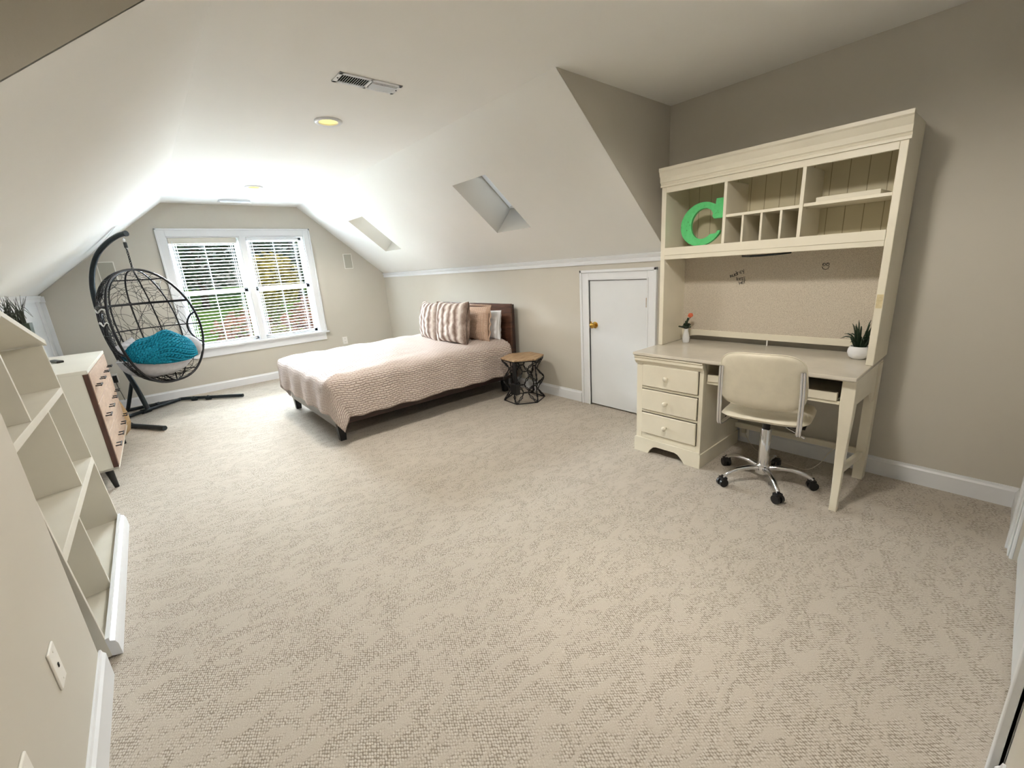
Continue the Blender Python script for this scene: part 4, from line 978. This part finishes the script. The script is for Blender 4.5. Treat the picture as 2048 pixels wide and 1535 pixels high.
while z < top-.095:
    ax = k % 2; ring = []
    for j in range(12):
        a = 2*pi*j/12; q_ = Vector((.008*math.cos(a), 0, .0165*math.sin(a))) if ax else Vector((0, .008*math.cos(a), .0165*math.sin(a))); ring.append(q_+Vector((0, 0, z+.014)))
    mb.tube(ring, .0038, 6, closed=True); z += .0245; k += 1
mb.build('chain', M['black'], eg, smooth=60)
MB().tube([(0, 0, top-.090), (0, 0, top-.035)], .016, 12).build('hook_spring', M['blackpl'], eg, smooth=40)
MB().tube([(.010*math.cos(a), 0, top-.014+.018*math.sin(a)) for a in [2*pi*j/14 for j in range(14)]], .003, 6, closed=True).build('shackle', M['chrome'], eg, smooth=60)
MB().tube([(.012*math.cos(a), 0, top-.100+.014*math.sin(a)) for a in [2*pi*j/14 for j in range(14)]], .003, 6, closed=True).build('swivel_ring', M['chrome'], eg, smooth=60)
for th, p0_, p1_ in ((.36, -1.56, -.85), (.14, -1.56, -1.15)):
    mb = MB(); mb.tube([egg(th+.03*math.sin(j*.9), p0_+(p1_-p0_)*j/10)*1.012 for j in range(11)], .008, 6); mb.build('fabric_tie', M['tie'], eg, smooth=60)
# seat cushion, pillow and knitted throw (things lying in the egg)
EM = Matrix.Translation(eg.location) @ Matrix.Rotation(rzc, 4, 'Z')
cu_ = thing('seat_cushion', 'light grey round seat cushion inside the egg chair', 'cushion', EM @ Vector((.0, 0, -.45)), rzc)
mb = MB()
def cush(sg):
    def f(u, v):
        a = 2*pi*v; r = u; t = (max(0, 1-r**4))**.5
        s_ = r*math.cos(a); w_ = r*math.sin(a)
        zz = .05+ .10*abs(w_)**3 + .05*max(0, s_)**2 + .07*max(0, -s_)**2
        return (-.02+s_*.255, w_*.385, zz+(.085 if sg > 0 else -.135)*t+.006*math.sin(9*a)*r)
    return f
mb.grid(cush(1), 16, 48); mb.grid(cush(-1), 16, 48, flip=True); mb.build('cushion_cover', M['greyfab'], cu_, smooth=180, merge=True)
mb = MB(); mb.tube([(-.02+.255*math.cos(a), .385*math.sin(a), .05+.10*abs(math.sin(a))**3+.05*max(0, math.cos(a))**2+.07*max(0, -math.cos(a))**2) for a in [2*pi*k/48 for k in range(48)]], .006, 6, closed=True); mb.build('piping', M['whitefab'], cu_, smooth=60)
bo = thing('bolster_cushion', 'grey cushion bulging out of the window side of the egg chair', 'cushion', EM @ Vector((.07, .375, -.28)), rzc)
mb = MB()
def ell(u, v):
    a, b = pi*u, 2*pi*v; return (.13*math.sin(a)*math.cos(b), .075*math.sin(a)*math.sin(b), .125*math.cos(a))
mb.grid(ell, 20, 28); mb.build('cushion_cover', M['greyfab'], bo, smooth=180, merge=True)
pillow('throw_pillow', 'grey square pillow behind the teal throw in the egg chair', 'pillow', EM @ Vector((-.15, -.10, -.37)), .28, .27, .11, M['greyfab'], -.25, rzc, 21, roll=.30)
tt = thing('knit_throw', 'teal chunky cable-knit throw bunched on the egg chair seat', 'throw blanket', EM @ Vector((.04, 0, -.36)), rzc)
def mound(a, b):   # a,b in -1..1 ; a along the width, b back(-) to front(+)
    a, b = a*math.sqrt(1-b*b/2), b*math.sqrt(1-a*a/2)
    e = min(1, math.hypot(a, b)); dome = (1-e**2.8)**.5
    w_ = a*.35+.0; s_ = b*.262+.03*(1-a*a)
    z = .255*dome*(.80+.20*math.sin(1.0+2.0*a))+.020*math.sin(6*a+4*b)*dome+.02*math.sin(7*b-3*a)*dome
    z += .03*abs(a)**3 + .02 - .035*max(0, b)*(1-dome)
    return Vector((s_, w_, z))
def mnorm(a, b):
    p = mound(a, b); q1 = mound(min(a+.02, 1), b)-mound(max(a-.02, -1), b); q2 = mound(a, min(b+.02, 1))-mound(a, max(b-.02, -1)); n = q2.cross(q1)
    if n.z < 0: n = -n
    return n.normalized() if n.length > 1e-9 else Vector((0, 0, 1))
mb = MB(); mb.grid(lambda u, v: tuple(mound(2*u-1, 2*v-1)-Vector((0, 0, .006))), 60, 40)
NC, NR_ = 19, 26
for c_ in range(NC):
    for r_ in range(NR_):
        # columns run mostly along the width and swirl slightly
        b0 = -1.2+2.4*(c_+.5)/NC; a0_ = -.97+1.94*(r_+.5)/NR_
        sw_ = .16*math.sin(2.2*a0_+.6)
        if abs(b0+sw_) > .97: continue
        for sg in (-1, 1):
            pts = []
            for k in range(5):
                u = k/4; aa = a0_+(u-.5)*1.94/NR_*1.9; bb = b0+sw_+sg*(.012+.05*u)
                aa = math.sin(max(-.97, min(.97, aa))*pi/2); bb = math.sin(max(-.97, min(.97, bb))*pi/2)
                pts.append(mound(aa, bb)+mnorm(aa, bb)*(.004+.010*math.sin(pi*u)))
            mb.tube(pts, [.0055, .0105, .012, .0105, .0055], 6)
mb.build('knitted_cloth', M['teal'], tt, smooth=180)
mb = MB()
for c_ in range(11):
    for r_ in range(13):
        b0 = 2*pi*c_/11
        for sg in (-1, 1):
            pts = []
            for k in range(4):
                u = k/3; al = (r_+u*1.7)/13; c = Vector((.08-.08*al, -.18-.14*al, .080+.03*al)); bb = b0+sg*(.06+.22*u)+al*1.5; rr_ = .052*(1-.3*al)
                pts.append(c+Vector((math.cos(bb)*rr_*1.5, 0, math.sin(bb)*rr_*.75)))
            mb.tube(pts, [.006, .011, .011, .006], 6)
mb.build('folded_end', M['teal'], tt, smooth=180)

# ================================================================== OUTDOORS (seen through the window)
mb = MB()
def hill(u, v):
    x = -30+70*u; y = 8.2+52*v; d = y-8.2
    return (x, y, -2.4+ (2.2*(1-math.exp(-d/13.0))) + .03*d + .25*math.sin(x*.2+y*.13))
def hz(x, y):
    d = y-8.2; return -2.4+(2.2*(1-math.exp(-d/13.0)))+.03*d+.25*math.sin(x*.2+y*.13)
mb.grid(hill, 60, 50); g = mb.build('lawn', M['lawn'], None, smooth=180); tag(g, 'green lawn rising beyond the window', 'lawn')
mb = MB(); pb_ = [(1.4, 9.2), (9, 9.2), (16, 15), (15, 26), (8.5, 24), (4.2, 17)]
def bed_(u, v):
    x = 1.0+v*(7+10*u) + .8*u*3; y = 9.0+14*u; return (x+u*1.2, y, hz(x+u*1.2, y)+.03)
mb.grid(bed_, 30, 30); g = mb.build('mulch_bed', M['mulch'], None, smooth=180); tag(g, 'brown pine straw bed on the slope outside the window', 'mulch bed')
def foliage(name, mat, parent, r, hgt, n, leaf, seed):
    rr = random.Random(seed); mb = MB()
    for _ in range(n):
        a, b = rr.uniform(0, 2*pi), math.acos(rr.uniform(-1, 1)); k = rr.uniform(.55, 1)
        p = Vector((math.sin(b)*math.cos(a)*r*k, math.sin(b)*math.sin(a)*r*k, math.cos(b)*hgt/2*k+hgt/2)); M_ = Matrix.Translation(p) @ Matrix.Rotation(rr.uniform(0, 6), 4, 'Z') @ Matrix.Rotation(rr.uniform(0, 3), 4, 'X')
        s = leaf*rr.uniform(.7, 1.3)
        mb.add([M_ @ Vector(q) for q in ((-s, 0, 0), (0, -s*.5, s*.1), (s, 0, 0), (0, s*.5, s*.1))], [(0, 1, 2, 3)])
    return mb.build(name, mat, parent)
def bush(x, y, r, h, mat, lab, seed, grp):
    t = thing('garden_shrub', lab, 'shrub', (x, y, hz(x, y)), group=grp)
    foliage('foliage', mat, t, r, h, 420, r*.13, seed)
    mb = MB()
    for k in range(5): a = k*1.25; mb.tube([(0, 0, -.05), (math.cos(a)*r*.3, math.sin(a)*r*.3, h*.4), (math.cos(a)*r*.5, math.sin(a)*r*.5, h*.7)], [.02, .014, .006], 5)
    mb.build('stem', M['bark'], t); return t
for k, (x, y, r, h, c) in enumerate(((2.4, 12.5, .75, 1.1, 1), (4.0, 12.8, .8, 1.2, 0), (3.1, 15.2, .9, 1.3, 0), (5.2, 14.6, .8, 1.2, 1), (2.6, 18.0, 1.0, 1.4, 1), (4.6, 17.8, 1.0, 1.4, 1), (6.6, 18.4, 1.1, 1.5, 0), (3.9, 21.5, 1.1, 1.6, 0), (6.2, 21.8, 1.1, 1.6, 1))):
    bush(x, y, r, h, M['shrubred'] if c else M['shrub'], ('reddish' if c else 'olive green')+' shrub outside, '+('closest to the window on the left', 'closest to the window on the right', 'second row back on the left', 'second row back on the right', 'third row back on the left', 'middle of the third row', 'third row back on the right', 'furthest row on the left', 'furthest row on the right')[k], k, 'red shrubs outside' if c else 'olive shrubs outside')
def tree(x, y, r, h, mat, lab, seed, grp):
    t = thing('garden_tree', lab, 'tree', (x, y, hz(x, y)), group=grp)
    rr = random.Random(seed); mb = MB(); mb.tube([(0, 0, -.2), (.05, 0, h*.35), (0, .1, h*.75)], [r*.09, r*.07, r*.03], 8)
    for k in range(6): a = k*1.05; mb.tube([(0, 0, h*(.3+.06*k)), (math.cos(a)*r*.6, math.sin(a)*r*.6, h*(.45+.07*k))], [r*.035, r*.01], 5)
    mb.build('trunk', M['bark'], t); f = foliage('crown', mat, t, r, h*.92, 1500, r*.12, seed+50); f.location = (0, 0, h*.10); return t
TL = ('first from the left', 'second from the left', 'third from the left', 'fourth from the left', 'fifth from the left', 'sixth from the left', 'at the far right end')
for k, (x, y, r, h) in enumerate(((-8, 34, 2.5, 7.5), (-2.2, 34, 2.5, 8.5), (3.2, 34.5, 2.5, 7.5), (8.8, 34, 2.6, 8.5), (14.6, 34, 2.7, 8.5), (20.6, 33, 2.7, 9), (26.6, 34, 2.8, 9))):
    tree(x, y, r, h, M['tree'], 'dark green tree in the front row beyond the lawn, '+TL[k], 100+k, 'dark trees outside')
for k, (x, y, r, h) in enumerate(((-5, 41, 3.0, 11), (1.5, 41, 3.0, 12), (8, 41.5, 3.0, 12), (14.6, 41.5, 3.0, 11), (21, 41, 3.0, 12), (27.5, 41, 3, 12))):
    tree(x, y, r, h, M['tree'], 'taller dark tree in the back row beyond the lawn, '+TL[k], 200+k, 'taller dark trees outside')
tree(6.0, 28, 1.5, 3.4, M['treey'], 'small yellow leaved tree in front of the dark trees', 300, None)
